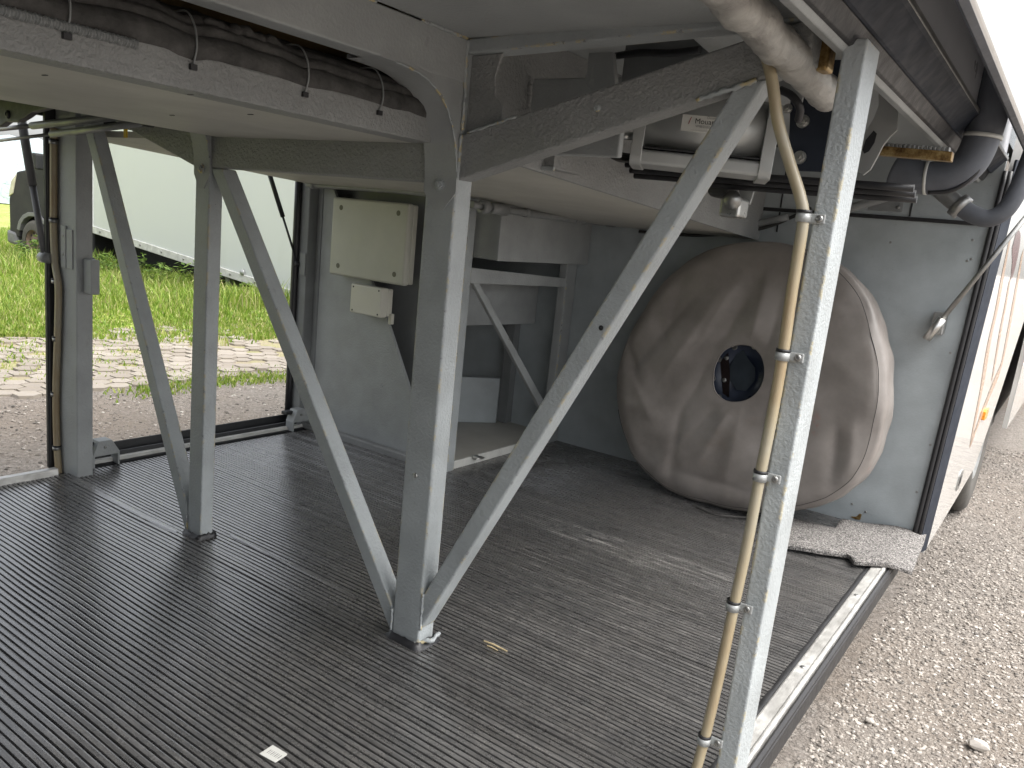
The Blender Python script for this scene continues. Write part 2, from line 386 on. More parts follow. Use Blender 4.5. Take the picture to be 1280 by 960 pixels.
def rocks(name, n, xr, yr, rr, mat, zf, hole=None):
    ico = bmesh.new(); bmesh.ops.create_icosphere(ico, subdivisions=1, radius=1)
    ico.verts.ensure_lookup_table(); bv = np.array([v.co[:] for v in ico.verts]); bf = np.array([[v.index for v in f.verts] for f in ico.faces]); ico.free()
    vs, fs = [], []
    for i in range(n):
        x, y = rng.uniform(*xr), yr[0]+(yr[1]-yr[0])*rng.random()**1.6
        if hole and hole(x, y): continue
        r = rr[0]+(rr[1]-rr[0])*rng.random()**3.5
        s = r*np.array([rng.uniform(.7, 1.4), rng.uniform(.7, 1.4), rng.uniform(.45, .8)])
        a = rng.uniform(0, 6.28); ca, sa = math.cos(a), math.sin(a)
        v = bv*(1+rng.uniform(-.25, .25, (len(bv), 1)))*s; v = np.c_[v[:, 0]*ca-v[:, 1]*sa, v[:, 0]*sa+v[:, 1]*ca, v[:, 2]]
        fs.append(bf+len(vs)*len(bv)); vs.append(v+np.array([x, y, zf(x, y)+s[2]*.35]))
    me = bpy.data.meshes.new(name); me.from_pydata(np.concatenate(vs).tolist(), [], np.concatenate(fs).tolist())
    o = link(name, me, mat); o['kind'] = 'stuff'; return o
o = rocks('gravel', 60000, (-.42, .62), (2.0, 8.0), (.0018, .0085), MT['pebble'], ground_z)
o['label'] = 'loose grey and beige gravel stones beside the bus'; o['category'] = 'gravel'
o = rocks('gravel', 12000, (-5.6, -3.0), (.8, 6.0), (.003, .012), MT['pebble'], ground_z)
o['label'] = 'loose pale gravel beyond the far side of the bus'; o['category'] = 'gravel'
for (px, py, r, lab) in ((1222, 934, .026, 'pale fist-sized stone lying on the gravel nearest the camera'), (1087, 902, .012, 'small dark stone on the gravel beside the aluminium sill')):
    p = at_z(px, py, GZ); bm = bmesh.new(); bmesh.ops.create_icosphere(bm, subdivisions=2, radius=r)
    for v in bm.verts: v.co *= 1+random.uniform(-.16, .16)
    bmesh.ops.scale(bm, vec=(1.25, .9, .7), verts=bm.verts); bmesh.ops.translate(bm, vec=(p.x, p.y, GZ+r*.35), verts=bm.verts)
    o = fin('stone', bm, MT['pebble']); o['label'] = lab; o['category'] = 'stone'

# paved strip: individual interlocking pavers
path = sheet('paver_path', list(np.arange(-7.75, -5.5, .25)), list(np.arange(1.6, 9.2, .4)), MT['path_soil'], .004)
hexpts = [(.5, .0), (.28, .46), (-.28, .46), (-.5, 0), (-.28, -.46), (.28, -.46)]
def paver_bm(bm, M4=None):
    top = [bm.verts.new((x*.162*random.uniform(.94, 1.03), y*.162*random.uniform(.94, 1.03), .020)) for x, y in hexpts]
    bot = [bm.verts.new((v.co.x*1.04, v.co.y*1.04, -.02)) for v in top]
    bm.faces.new(top)
    for i in range(6): bm.faces.new((bot[i], bot[(i+1) % 6], top[(i+1) % 6], top[i]))
    if M4 is not None: bmesh.ops.transform(bm, matrix=M4, verts=top+bot)
pm = []
for q in range(4):
    bm = bmesh.new(); paver_bm(bm); bmesh.ops.recalc_face_normals(bm, faces=bm.faces)
    me = bpy.data.meshes.new('paver'); bm.to_mesh(me); bm.free(); me.materials.append(MT['paver']); pm.append(me)
cells = []
for i in range(17):
    for j in range(46):
        x = -5.68-i*.124; y = 2.0+j*.160+(i % 2)*.080
        lo_, hi_ = 2.0+(-5.7-x)*.35, 5.7+(-5.7-x)*.3
        if x < -7.7 or not lo_ < y < hi_: continue
        if random.random() < (.10 if y < 4.3 else .10+.35*(y-4.3)): continue
        cells.append((math.hypot(x, y), x, y))
cells.sort(); far_bm = bmesh.new()
for k, (_, x, y) in enumerate(cells):
    M4 = Matrix.LocRotScale(Vector((x, y, ground_z(x, y)+random.uniform(-.008, .006))), Matrix.Rotation(random.choice((0, math.pi))+random.uniform(-.05, .05), 3, 'Z').to_quaternion(), None)
    if k < 295:
        o = bpy.data.objects.new('paver', random.choice(pm)); COL.objects.link(o); o.parent = path; o.matrix_basis = M4
    else: paver_bm(far_bm, M4)
o = fin('paver_field', far_bm, MT['paver'], path); o['kind'] = 'stuff'

def blades(name, pts, hts, mat, wid=(.004, .009), lean=.5, segs=2):
    vs, fs = [], []; n = 0
    for (x, y), h in zip(pts, hts):
        a = rng.uniform(0, 6.28); dx, dy = math.cos(a), math.sin(a); w = rng.uniform(*wid); le = rng.uniform(.1, lean)*h; b = rng.uniform(0, 6.28); lx, ly = math.cos(b)*le, math.sin(b)*le
        z = ground_z(x, y)
        vs += [(x-dx*w, y-dy*w, z), (x+dx*w, y+dy*w, z), (x+lx*.35+dx*w*.7, y+ly*.35+dy*w*.7, z+h*.6), (x+lx*.35-dx*w*.7, y+ly*.35-dy*w*.7, z+h*.6), (x+lx, y+ly, z+h)]
        fs += [(n, n+1, n+2, n+3), (n+3, n+2, n+4)]; n += 5
    me = bpy.data.meshes.new(name); me.from_pydata(vs, [], fs); o = link(name, me, mat); o['kind'] = 'stuff'; return o
# visible wedge of verge: between rays through the far doorway
pts, hts = [], []
while len(pts) < 85000:
    d = 8.2+rng.random()**1.5*16; ang = rng.uniform(.33, .80); x, y = -d*math.cos(ang)*1.0, d*math.sin(ang)
    if x > -7.2+.5*rng.random(): continue
    edge_ = -7.35-.35*math.sin(y*1.9)-.25*math.sin(y*4.3+1)
    if x > edge_ and rng.random() < .8: continue
    pts.append((x, y)); cl = math.sin(x*1.9+1)*math.sin(y*1.7)+.6*math.sin(x*4.1+y*3)+rng.normal()*.3
    fade = min(1., max(.25, (edge_+.3-x)/2.2))
    hts.append(max(.025, (.07+.035*cl+rng.random()*.05)*(.4+.9*fade)))
o = blades('grass', pts, hts, MT['grass_blade'], (.006, .014)); o['label'] = 'bright green grass of the verge beyond the far doorway'; o['category'] = 'grass'
pts, hts = [], []
while len(pts) < 16000:      # sparse grass between pavers and along the gravel edge
    x, y = rng.uniform(-8.0, -5.2), rng.uniform(1.8, 7.5)
    if math.sin(x*3.1+y*1.2)+math.sin(y*2.3-x)+rng.normal()*.5 < (.2 if -7.6 < x < -5.75 else -.3): continue
    if -7.5 < x < -5.9 and y < 4.2 and rng.random() < .75: continue
    if x > -5.75 and abs(x+5.42+.12*math.sin(y*2.1)) > .22*rng.random()+.05: continue
    pts.append((x, y)); hts.append(rng.uniform(.015, .05))
o = blades('grass', pts, hts, MT['grass_blade'], (.004, .01), .9); o['label'] = 'short yellowish grass growing between and around the pavers'; o['category'] = 'grass'

# ================================================================== BUS
bus = thing('bus', (-1.6, 1.4, GZ), 'white coach seen from its open side luggage bay with grey steel truss', 'bus')
# --- floor, matting
box('bay_floor', -2.84, -.345, -1.3, 3.4, -.06, -.008, MT['mat_base'], bus)
def wob(x, y): return .0022*math.sin(x*2.1+y*3.3)+.0012*math.sin(x*6.3-y*5.1+1.)+.0006*math.sin(x*17+y*9)
seg = np.linspace(-2.775, -.412, 44)
vs, fs = [], []
pitch = .0151; y = -.3; i = 0
while y < 3.285:
    hseam = abs(y-1.315) < .02
    zt = .0005 if not hseam else .0022
    jit = rng.normal(0, .0003); wd = pitch*rng.uniform(.32, .36); b0 = len(vs)
    for x in seg:
        w = wob(x, y)+jit; zz = zt+.0011*math.sin(x*3.1+y*7)*math.sin(x*1.3-y*2.1)+rng.normal(0, .00015)
        vs += [(x, y+w-pitch*.42, -.0042), (x, y+w-wd, zz), (x, y+w+wd*.5, zz+.0003), (x, y+w+wd, zz-.0002), (x, y+w+pitch*.42, -.0042), (x, y+w+pitch*.58, -.0042)]
    for k in range(len(seg)-1):
        a, b = b0+k*6, b0+(k+1)*6
        for q in range(5): fs.append((a+q, b+q, b+q+1, a+q+1))
    y += pitch
me = bpy.data.meshes.new('ribbed_mat'); me.from_pydata(vs, [], fs); me.update()
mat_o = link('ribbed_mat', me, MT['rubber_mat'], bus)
def strip(name, pts, w, mat, parent, z=.003):
    bm = bmesh.new(); P = smoothpath(pts, 8); prev = None
    for i, p in enumerate(P):
        t = (P[min(i+1, len(P)-1)]-P[max(0, i-1)]).normalized(); s = Vector((-t.y, t.x, 0))*w*random.uniform(.8, 1.15)
        row = [bm.verts.new(p+s), bm.verts.new(p+s*.5+Vector((0, 0, z))), bm.verts.new(p-s*.5+Vector((0, 0, z*random.uniform(.6, 1.1)))), bm.verts.new(p-s)]
        if prev:
            for a in range(3): bm.faces.new((prev[a], prev[a+1], row[a+1], row[a]))
        prev = row
    return fin(name, bm, mat, parent, True)
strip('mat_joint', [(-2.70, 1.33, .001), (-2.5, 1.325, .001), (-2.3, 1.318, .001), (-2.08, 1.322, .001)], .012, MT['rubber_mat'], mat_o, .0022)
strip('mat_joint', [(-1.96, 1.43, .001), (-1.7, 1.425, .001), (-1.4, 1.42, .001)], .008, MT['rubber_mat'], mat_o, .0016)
strip('mat_edge', [(-.412, y_, -.001) for y_ in np.linspace(-.3, 2.95, 12)], .009, MT['mat_base'], mat_o, .004)
def boot(cx, cy, wx, wy, parent):
    bm = bmesh.new(); n = 26; R_ = []
    for z, k in ((-.002, 1.22), (.008, 1.16), (.014, 1.06), (.016, .99)):
        ring = []
        for i in range(n):
            a = 2*math.pi*i/n; c, s = math.cos(a), math.sin(a); q = 1/max(abs(c), abs(s))
            ring.append(bm.verts.new((cx+c*q*wx*k*random.uniform(.97, 1.05), cy+s*q*wy*(1+(k-1)*1.5)*random.uniform(.95, 1.08), z*random.uniform(.6, 1.25))))
        R_.append(ring)
    for a, b in zip(R_, R_[1:]):
        for i in range(n): bm.faces.new((a[i], a[(i+1) % n], b[(i+1) % n], b[i]))
    return fin('sealant_collar', bm, MT['black_rubber'], parent, True)

# --- near sill
sill = prism('sill_strip', [(-.404, -.004), (-.404, .006), (-.400, .009), (-.372, .0095), (-.370, .013), (-.364, .013), (-.361, .008), (-.361, -.012)], 'Y', -1.3, 3.30, MT['alu_sill'], bus, b=.001, seg=1)
for y_ in (.72, 1.36, 1.95, 2.52, 3.0): screw('screw', (-.386, y_, .0095), (0, 0, 1), .0065, .003, MT['dull_steel'], sill)
prism('sill_seal', [(-.3605, -.004), (-.354, .006), (-.348, -.001), (-.346, -.016), (-.352, -.03), (-.3605, -.03)], 'Y', -1.3, 3.30, MT['black_rubber'], bus, b=.001, seg=1)
prism('skirt_rail', [(-.3605, -.031), (-.352, -.033), (-.350, -.042), (-.385, -.075), (-.47, -.12), (-.47, -.062), (-.3605, -.062)], 'Y', -1.3, 3.34, MT['navy_strip'], bus, b=.001, seg=1)
# --- far sill
prism('sill_strip', [(-2.80, -.006), (-2.80, .024), (-2.775, .024), (-2.772, .0), (-2.772, -.006)], 'Y', -1.3, 1.31, MT['alu_sill'], bus, b=.002)
fs_ = prism('sill_rail', [(-2.90, -.03), (-2.90, .05), (-2.888, .052), (-2.884, .018), (-2.85, .014), (-2.846, .03), (-2.836, .03), (-2.832, .004), (-2.80, .002), (-2.80, -.03)], 'Y', 1.405, 2.47, MT['black_paint'], bus, b=.0015, seg=1)
prism('sill_trim', [(-2.834, .0045), (-2.832, .016), (-2.812, .017), (-2.808, .003)], 'Y', 1.41, 2.44, MT['white_trim'], fs_, b=.0015, seg=1)
def latch(y0):
    o = prism('latch_bracket', [(y0, .0), (y0, .045), (y0+.022, .098), (y0+.07, .098), (y0+.10, .05), (y0+.10, .0), (y0+.092, .0), (y0+.092, .042), (y0+.008, .042), (y0+.008, .0)], 'X', -2.825, -2.775, PG, bus, b=.002)
    screw('screw', (-2.774, y0+.045, .074), (1, 0, 0), .006, .003, MT['dull_steel'], o)
    box('latch_keeper', -2.835, -2.80, y0-.02, y0+.04, .075, .09, MT['black_paint'], o)
latch(1.43); latch(2.33)
# --- truss posts in one transverse plane
YF = 1.345
pil = box('side_pillar', -2.85, -2.715, YF, YF+.055, -.02, 1.45, PG, bus, .004)
box('pillar_patch', -2.775, -2.735, YF-.004, YF+.001, .72, .85, PG, pil, .002); box('pillar_patch', -2.805, -2.774, YF-.007, YF+.001, .72, .86, PG, pil, .002)
for z_ in (.765, .825): screw('screw', (-2.79, YF-.007, z_), (0, -1, 0), .005, .002, MT['dull_steel'], pil)
box('pillar_seal', -2.875, -2.852, YF-.03, YF+.03, .0, 1.45, MT['black_rubber'], bus, .008, 3)
box('pillar_bracket', -2.714, -2.66, YF+.02, YF+.05, .645, .76, PG, pil, .004)
lp = box('support_post', -2.058, -1.992, YF, YF+.043, -.004, 1.169, P_, bus, .005, 3); boot(-2.025, YF+.02, .036, .026, lp)
cp = box('support_post', -1.206, -1.12, YF, YF+.056, -.004, 1.371, P_, bus, .006, 3); boot(-1.163, YF+.028, .046, .032, cp)
screw('rivet', (-1.168, YF-.001, .42), (0, -1, 0), .006, .003, MT['steel'], cp)
npl = prism('side_pillar', [(-.384, -.01), (-.349, -.01), (-.337, 1.335), (-.373, 1.335)], 'Y', YF, YF+.085, P_, bus, b=.004, seg=3)
d1 = prism('diagonal_brace', [(-2.075, .0), (-2.059, .0), (-2.059, .063), (-2.683, 1.30), (-2.732, 1.30)], 'Y', YF+.003, YF+.047, P_, bus, b=.004, seg=3)
d2 = prism('diagonal_brace', [(-1.207, .0), (-1.207, .066), (-1.942, 1.079), (-1.994, 1.079)], 'Y', YF+.003, YF+.049, P_, bus, b=.004, seg=3)
d3 = prism('diagonal_brace', [(-1.119, .14), (-1.119, .05), (-.487, 1.279), (-.534, 1.279)], 'Y', YF+.004, YF+.054, P_, bus, b=.005, seg=3)
screw('rivet_hole', (-.735, YF+.0035, .83), (0, -1, 0), .005, .001, MT['black_paint'], d3)
weld([(-2.062, YF, .062), (-2.062, YF, .0)], d1); weld([(-1.209, YF, .07), (-1.208, YF, .005)], d2); weld([(-1.118, YF+.002, .14), (-1.118, YF+.002, .05)], d3)
weld([(-1.13, YF-.001, .012), (-1.10, YF+.03, .02), (-1.10, YF+.055, .03)], d3, .006)
# horizontal and rising beams
bl = box('cross_beam', -1.991, -1.207, YF+.001, YF+.047, 1.08, 1.1685, PR, bus, .005, 3)
for x0 in (-1.90, -1.70, -1.55, -1.36, -1.28): box('weld_tack', x0, x0+random.uniform(.02, .05), YF-.002, YF+.006, 1.166, 1.174, P_, bl, .003)
br = prism('rising_beam', [(-1.119, 1.087), (-.42, 1.302), (-.42, 1.372), (-1.119, 1.180)], 'Y', YF+.001, YF+.052, PR, bus, b=.005, seg=3)
screw('bolt', (-.796, YF+.0, 1.233), (0, -1, 0), .007, .005, MT['paint'], br)
prism('rising_beam', [(-2.059, 1.078), (-2.80, 1.285), (-2.80, 1.385), (-2.059, 1.178)], 'Y', YF+.001, YF+.047, PR, bus, b=.004)
weld([(-1.117, YF-.001, 1.09), (-1.117, YF-.001, 1.18)], br, .004); weld([(-.60, YF-.002, 1.246), (-.50, YF-.003, 1.276)], br, .005); weld([(-1.10, YF-.001, 1.184), (-.98, YF-.001, 1.217)], br, .003)
cb = prism('roof_cross_beam', [(-1.119, 1.341), (-.43, 1.366), (-.43, 1.395), (-1.119, 1.3705)], 'Y', YF-.001, YF+.050, P_, bus, b=.004)
wp = prism('web_plate', [(-1.119, 1.183), (-1.119, 1.340), (-1.04, 1.343), (-1.048, 1.325), (-1.055, 1.297), (-1.05, 1.262), (-1.028, 1.242), (-1.028, 1.20)], 'Y', YF+.016, YF+.022, PR, bus, b=.001, seg=1)
weld([(-1.117, YF+.001, 1.19), (-1.117, YF+.0, 1.27), (-1.119, YF-.001, 1.30), (-1.119, YF-.002, 1.368)], cp, .0045)
# knee brackets: curved flange + web
KN = [(1.10, 1.2815), (1.15, 1.2805), (1.20, 1.276), (1.245, 1.262), (1.285, 1.236), (1.315, 1.196), (1.334, 1.145), (1.3415, 1.095), (1.3425, 1.06)]
def knee(x0, x1, web_at):
    P = [(v.y, v.z) for v in smoothpath([(0, a, b) for a, b in KN], 5)]
    bm = bmesh.new(); prev = None
    for i, (yy, zz) in enumerate(P):
        j = min(i+1, len(P)-1); k = max(i-1, 0); t = Vector((P[j][0]-P[k][0], P[j][1]-P[k][1])).normalized(); nrm = Vector((-t.y, t.x))
        w = 1.0 if i < len(P)-9 else 1.0-.0*(i-len(P)+9)
        row = [bm.verts.new((x, yy+nrm.x*d, zz+nrm.y*d)) for x, d in ((x0, 0), (x1, 0), (x1, .007), (x0, .007))]
        if prev:
            for q in range(4): bm.faces.new((prev[q], prev[(q+1) % 4], row[(q+1) % 4], row[q]))
        prev = row
    bm.faces.new(prev)
    xm = (x0+x1)/2; tip = [bm.verts.new((xm-.012, 1.3425, 1.022)), bm.verts.new((xm+.012, 1.3425, 1.022)), bm.verts.new((xm+.012, 1.3485, 1.022)), bm.verts.new((xm-.012, 1.3485, 1.022))]
    for q in range(4): bm.faces.new((prev[q], prev[(q+1) % 4], tip[(q+1) % 4], tip[q]))
    bm.faces.new(tip)
    o = fin('knee_bracket', bm, PG, bus)
    bm = bmesh.new(); sides = []
    for X_ in (web_at, web_at+.006):
        c_ = bm.verts.new((X_, 1.3445, 1.2817)); pr = [bm.verts.new((X_, min(a+.003, 1.3445), b+.003)) for a, b in P if b > 1.10]; sides.append([c_]+pr)
        for q in range(len(pr)-1): bm.faces.new((c_, pr[q], pr[q+1]))
    for q in range(1, len(sides[0])-1): bm.faces.new((sides[0][q], sides[0][q+1], sides[1][q+1], sides[1][q]))
    fin('bracket_web', bm, PG, o)
    hexbolt('bolt', ((x0+x1)/2, 1.342, 1.075), (0, -1, 0), .010, .007, P_, o)
    weld([(x1-.001, a, b) for a, b in P[4:-6:3]], o, .003)
    return o
knee(-1.208, -1.118, -1.1265); knee(-2.062, -1.990, -2.0)

# --- roof of the bay
box('bay_ceiling', -1.118, -.345, -1.3, 1.344, 1.371, 1.40, PG, bus, .001)
box('bay_ceiling', -1.118, -.40, 1.40, 3.29, 1.43, 1.46, PG, bus, .001)
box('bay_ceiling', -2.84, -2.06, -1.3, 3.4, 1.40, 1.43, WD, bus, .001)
lb = box('roof_long_beam', -1.172, -1.1185, -1.3, 1.3435, 1.282, 1.3695, PG, bus, .004, 3)
weld([(-1.1175, .95, 1.3695), (-1.1175, 1.08, 1.3695)], lb, .003); weld([(-1.1175, 1.20, 1.3695), (-1.1175, 1.34, 1.3695)], lb, .004)
sr = box('aisle_side_rail', -1.25, -1.186, -1.3, 1.343, 1.1595, 1.214, PR, bus, .003)
ab = box('aisle_underside', -1.96, -1.2505, -1.3, 1.3435, 1.170, 1.185, MT['aisle_board'], bus, .001)
prism('aisle_underside', [(-1.3, 1.1692), (-1.3, 1.1600), (1.343, 1.1600), (1.343, 1.1692)], 'X', -1.96, -1.2508, MT['aisle_board'], bus, b=.001, seg=1)
for (px, py) in ((56, 94), (238, 118), (215, 144), (313, 143)):
    p = at_z(px, py, 1.1596); box('board_screw', p.x-.007, p.x+.007, p.y-.002, p.y+.002, 1.1588, 1.1604, MT['black_paint'], ab, .0005)
box('aisle_side_wall', -1.34, -1.32, -1.3, 1.34, 1.186, 1.46, MT['plywood'], bus, .001)
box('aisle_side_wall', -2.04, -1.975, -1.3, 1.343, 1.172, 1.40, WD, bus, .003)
# aisle floor behind the truss, falling towards the bulkhead
def slope_z(y): return 1.156-.055*(y-1.40)
prism('aisle_underside', [(1.402, slope_z(1.402)), (3.288, slope_z(3.288)), (3.288, slope_z(3.288)+.02), (1.402, slope_z(1.402)+.02)], 'X', -2.84, -1.13, MT['aisle_board'], bus, b=.001, seg=1)
prism('aisle_side_wall', [(1.402, slope_z(1.402)-.004), (3.286, slope_z(3.286)-.004), (3.286, 1.43), (1.402, 1.43)], 'X', -1.129, -1.115, PR, bus, b=.002)
hb = box('mounting_box', -1.27, -1.085, 1.66, 1.80, 1.148, 1.30, PR, bus, .003)
box('mounting_lip', -1.32, -1.08, 1.652, 1.659, 1.143, 1.153, P_, hb, .002)
# clutter in the notch behind the web plate
box('inner_bracket', -1.10, -.86, 1.56, 1.58, 1.17, 1.335, PG, bus, .004)
tube('bracket_pin', [(-.90, 1.54, 1.325), (-.90, 1.60, 1.325)], .012, PG, bus, 12, 1)
prism('bracket_gusset', [(-.90, 1.36), (-.845, 1.36), (-.83, 1.30), (-.855, 1.255), (-.90, 1.30)], 'Y', 1.46, 1.475, PG, bus, b=.002)
prism('bracket_gusset', [(-.84, 1.42), (-.74, 1.42), (-.66, 1.36), (-.70, 1.33), (-.84, 1.30)], 'Y', 1.50, 1.51, WD, bus, b=.002)
tube('air_hose', [at_y(770, 70, 1.50), at_y(800, 66, 1.49), at_y(840, 66, 1.47), at_y(875, 62, 1.46)], .007, MT['black_rubber'], bus)
# --- cables on the aisle rail
def along(px, X): return at_x(px[0], px[1], X)
def loom(name, y0, y1, x, z, r, mat, wav=.004, n=60, ties=(), flat=1.):
    ph = random.uniform(0, 6); pts = []
    for i in range(n):
        y_ = y0+(y1-y0)*i/(n-1); sag = 0
        for t in ties: sag += math.exp(-((y_-t)/.03)**2)
        pts.append((x+wav*math.sin(y_*9+ph)*(1-min(1, sag)), y_, z+wav*1.4*math.sin(y_*7+ph*2)*(1-min(1, sag))-.006*min(1, sag)))
    bm = bmesh.new()
    tube_bm(bm, pts, lambda i, t: r*(1+.05*math.sin(i*1.7+ph)+.04*math.sin(i*.6)), 12)
    return fin(name, bm, mat, bus, True)
TI = (.575, .765, .985, 1.17)
cs = loom('cable_sheath', -.6, 1.33, -1.205, 1.226, .0235, MT['cable_sheath'], .002, 80, TI)
loom('cable', -.6, 1.33, -1.205, 1.2535, .011, MT['cable_sheath'], .003, 80, TI)
loom('cable', -.6, 1.33, -1.222, 1.268, .012, MT['cable_sheath'], .004, 80, TI)
loom('cable', -.6, 1.33, -1.245, 1.262, .015, MT['cable_dark'], .004, 80, TI)
loom('cable', -.6, 1.33, -1.26, 1.285, .012, MT['cable_dark'], .006, 80, TI)
bm = bmesh.new()      # creased end of the loom sleeve
tube_bm(bm, [(-1.213+.003*math.sin(i*1.1), .80+i*.0075, 1.2715+.003*math.sin(i*.8)) for i in range(22)], lambda i, t: (.011+.0035*math.sin(i*1.9))*math.sin(math.pi*min(.97, max(.06, t)))**.5, 10); fin('sheath_crease', bm, MT['cable_sheath'], cs, True)
bm = bmesh.new(); tube_bm(bm, [(-1.183, .36+i*.0021, 1.2065+.0004*math.sin(i)) for i in range(150)], lambda i, t: .0075 if i % 2 else .0055, 10); fin('corrugated_conduit', bm, MT['pipe_grey'], bus, False)
for t in TI:
    bm = bmesh.new(); tube_bm(bm, smoothpath([(-1.183, t, 1.198), (-1.178, t+.002, 1.225), (-1.188, t+.004, 1.256), (-1.212, t+.005, 1.279), (-1.255, t+.005, 1.281)], 5), .0016, 6); o = fin('cable_tie', bm, MT['pipe_grey'], cs, True)
    box('tie_anchor', -1.187, -1.180, t-.006, t+.006, 1.190, 1.199, MT['black_rubber'], cs, .001)

# --- bulkhead and rear left structure
def lean(z): return -.352+.036*z
bh = prism('bulkhead', [(-1.955, -.01), (lean(0), -.01), (lean(1.42), 1.42), (-1.955, 1.42)], 'Y', 3.29, 3.31, WP, bus, b=0)
box('bulkhead_trim', -1.60, -.33, 3.281, 3.292, 1.170, 1.184, MT['black_rubber'], bh, .002)
box('bulkhead_joint', -1.052, -1.046, 3.286, 3.291, 1.186, 1.42, MT['black_paint'], bh, .001); box('bulkhead_joint', -1.052, -1.046, 3.287, 3.291, 1.09, 1.169, MT['black_paint'], bh, .001)
box('bulkhead_joint', -.575, -.569, 3.286, 3.291, 1.186, 1.42, MT['black_paint'], bh, .001)
for (px, py) in ((1113, 303), (1214, 324), (1209, 326), (1188, 441), (1163, 556), (1082, 640), (1065, 630), (1146, 615), (1097, 478), (1216, 300)):
    p = at_y(px, py, 3.29); screw('screw', (p.x, 3.2895, p.z), (0, -1, 0), .0045, .0015, MT['dull_steel'], bh)
p = at_y(1072, 645, 3.289); prism('paint_chip', [(p.x-.025, p.z-.010), (p.x-.004, p.z-.004), (p.x+.006, p.z+.012), (p.x+.014, p.z+.010), (p.x+.012, p.z-.012), (p.x-.006, p.z-.016)], 'Y', 3.2885, 3.291, MT['brass'], bh, b=0)
pc = box('connector_plate', -.72, -.60, 3.28, 3.291, 1.20, 1.27, WD, bh, .003)
for (dx, dz) in ((-.045, .02), (.045, -.02)): screw('screw', (-.66+dx, 3.28, 1.235+dz), (0, -1, 0), .007, .004, MT['dull_steel'], pc)
# rubber seals and dark door jamb between bulkhead and skin
for dx, dy, r in ((.006, -.006, .0085), (.020, .004, .0085)):
    tube('door_seal', [(lean(z_)+dx, 3.288+dy, z_) for z_ in (-.02, .3, .6, .9, 1.2, 1.36)], r, MT['black_rubber'], bus, 10, 3)
bm = bmesh.new(); prev = None
for z_ in np.linspace(-.06, 1.40, 8):
    row = [bm.verts.new((lean(z_)+a, b_, z_)) for a, b_ in ((.024, 3.30), (.030, 3.296), (.050, 3.375), (.044, 3.39), (.02, 3.33))]
    if prev:
        for q in range(5): bm.faces.new((prev[q], prev[(q+1) % 5], row[(q+1) % 5], row[q]))
    prev = row
fin('door_jamb', bm, MT['navy_strip'], bus)

rw = prism('stair_side_panel', [(-2.86, -.004), (-2.035, -.004), (-2.20, .30), (-2.36, .578), (-2.72, 1.075), (-2.76, 1.14), (-2.86, 1.14)], 'Y', 2.45, 2.465, PG, bus, b=.001, seg=1)
box('wall_joint', -2.79, -2.787, 2.447, 2.4505, .02, 1.12, WD, rw, .0005)
strip('wall_scuff', [(-2.36, 2.4485, .29), (-2.35, 2.448, .28)], .001, MT['black_paint'], rw, 0)
box('wall_footing', -2.82, -2.02, 2.415, 2.449, -.004, .03, PR, bus, .008, 3)
jl = box('door_jamb', -2.885, -2.82, 2.40, 2.47, -.02, 1.18, WD, bus, .004)
box('pillar_patch', -2.86, -2.822, 2.393, 2.40, .70, .80, WD, jl, .003)
tube('door_seal', [(-2.885, 2.39, z_) for z_ in (.03, .4, .8, 1.16)], .016, MT['black_rubber'], bus, 10, 2)
# recess behind: walls, stair boxes, posts
box('recess_back_wall', -2.86, -1.956, 3.292, 3.31, -.01, 1.42, WP, bus, 0)
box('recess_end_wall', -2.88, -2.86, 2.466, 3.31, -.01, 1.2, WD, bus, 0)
box('recess_floor', -2.86, -1.985, 2.467, 3.29, -.003, .028, MT['aisle_board'], bus, .002)
box('recess_lip', -1.986, -1.972, 2.50, 3.285, -.003, .034, MT['white_trim'], bus, .003)
box('stair_post', -2.02, -1.962, 2.448, 2.495, -.004, 1.10, P_, bus, .004)
box('stair_post', -2.0, -1.958, 3.20, 3.289, -.003, 1.06, PG, bus, .004)
prism('stair_rail', [(2.494, .770), (3.21, .755), (3.21, .795), (2.494, .832)], 'X', -1.99, -1.962, PG, bus, b=.003)
prism('stair_brace', [(2.494, .795), (2.53, .80), (3.235, .125), (3.20, .10)], 'X', -1.988, -1.968, PG, bus, b=.003)
screw('rivet', (-1.967, 2.80, .53), (1, 0, 0), .005, .003, MT['steel'], bus)
weld([(-1.957, 3.205, .78), (-1.957, 3.205, .1)], bus, .003)
prism('stair_box', [(-2.10, .868), (-1.93, .868), (-1.90, .866), (-1.90, 1.11), (-2.10, 1.11)], 'Y', 2.575, 3.285, PG, bus, b=.004)
prism('stair_box', [(2.60, .565), (3.285, .55), (3.285, .765), (2.60, .78)], 'X', -2.6, -2.16, PG, bus, b=.003)
p0, p1 = at_z(566, 527.5, .03), at_z(620, 528.7, .03)
prism('stair_riser', [(p0.x, p0.y), (p1.x, p1.y), (p1.x-.02, p1.y+.03), (p0.x-.02, p0.y+.03)], 'Z', .029, .26, WP, bus, b=.004)
box('stair_stringer', -2.30, -2.245, 3.24, 3.289, .03, .56, WD, bus, .003)
p = at_z(597, 571, .036); hk = box('strap_clip', p.x-.018, p.x+.022, p.y-.012, p.y+.012, .030, .040, MT['steel'], bus, .002)
tube('clip_ring', [(p.x, p.y-.03, .03), (p.x+.02, p.y-.03, .036), (p.x+.025, p.y+.012, .036), (p.x-.005, p.y+.014, .03)], .003, MT['steel'], hk, 6, 4)
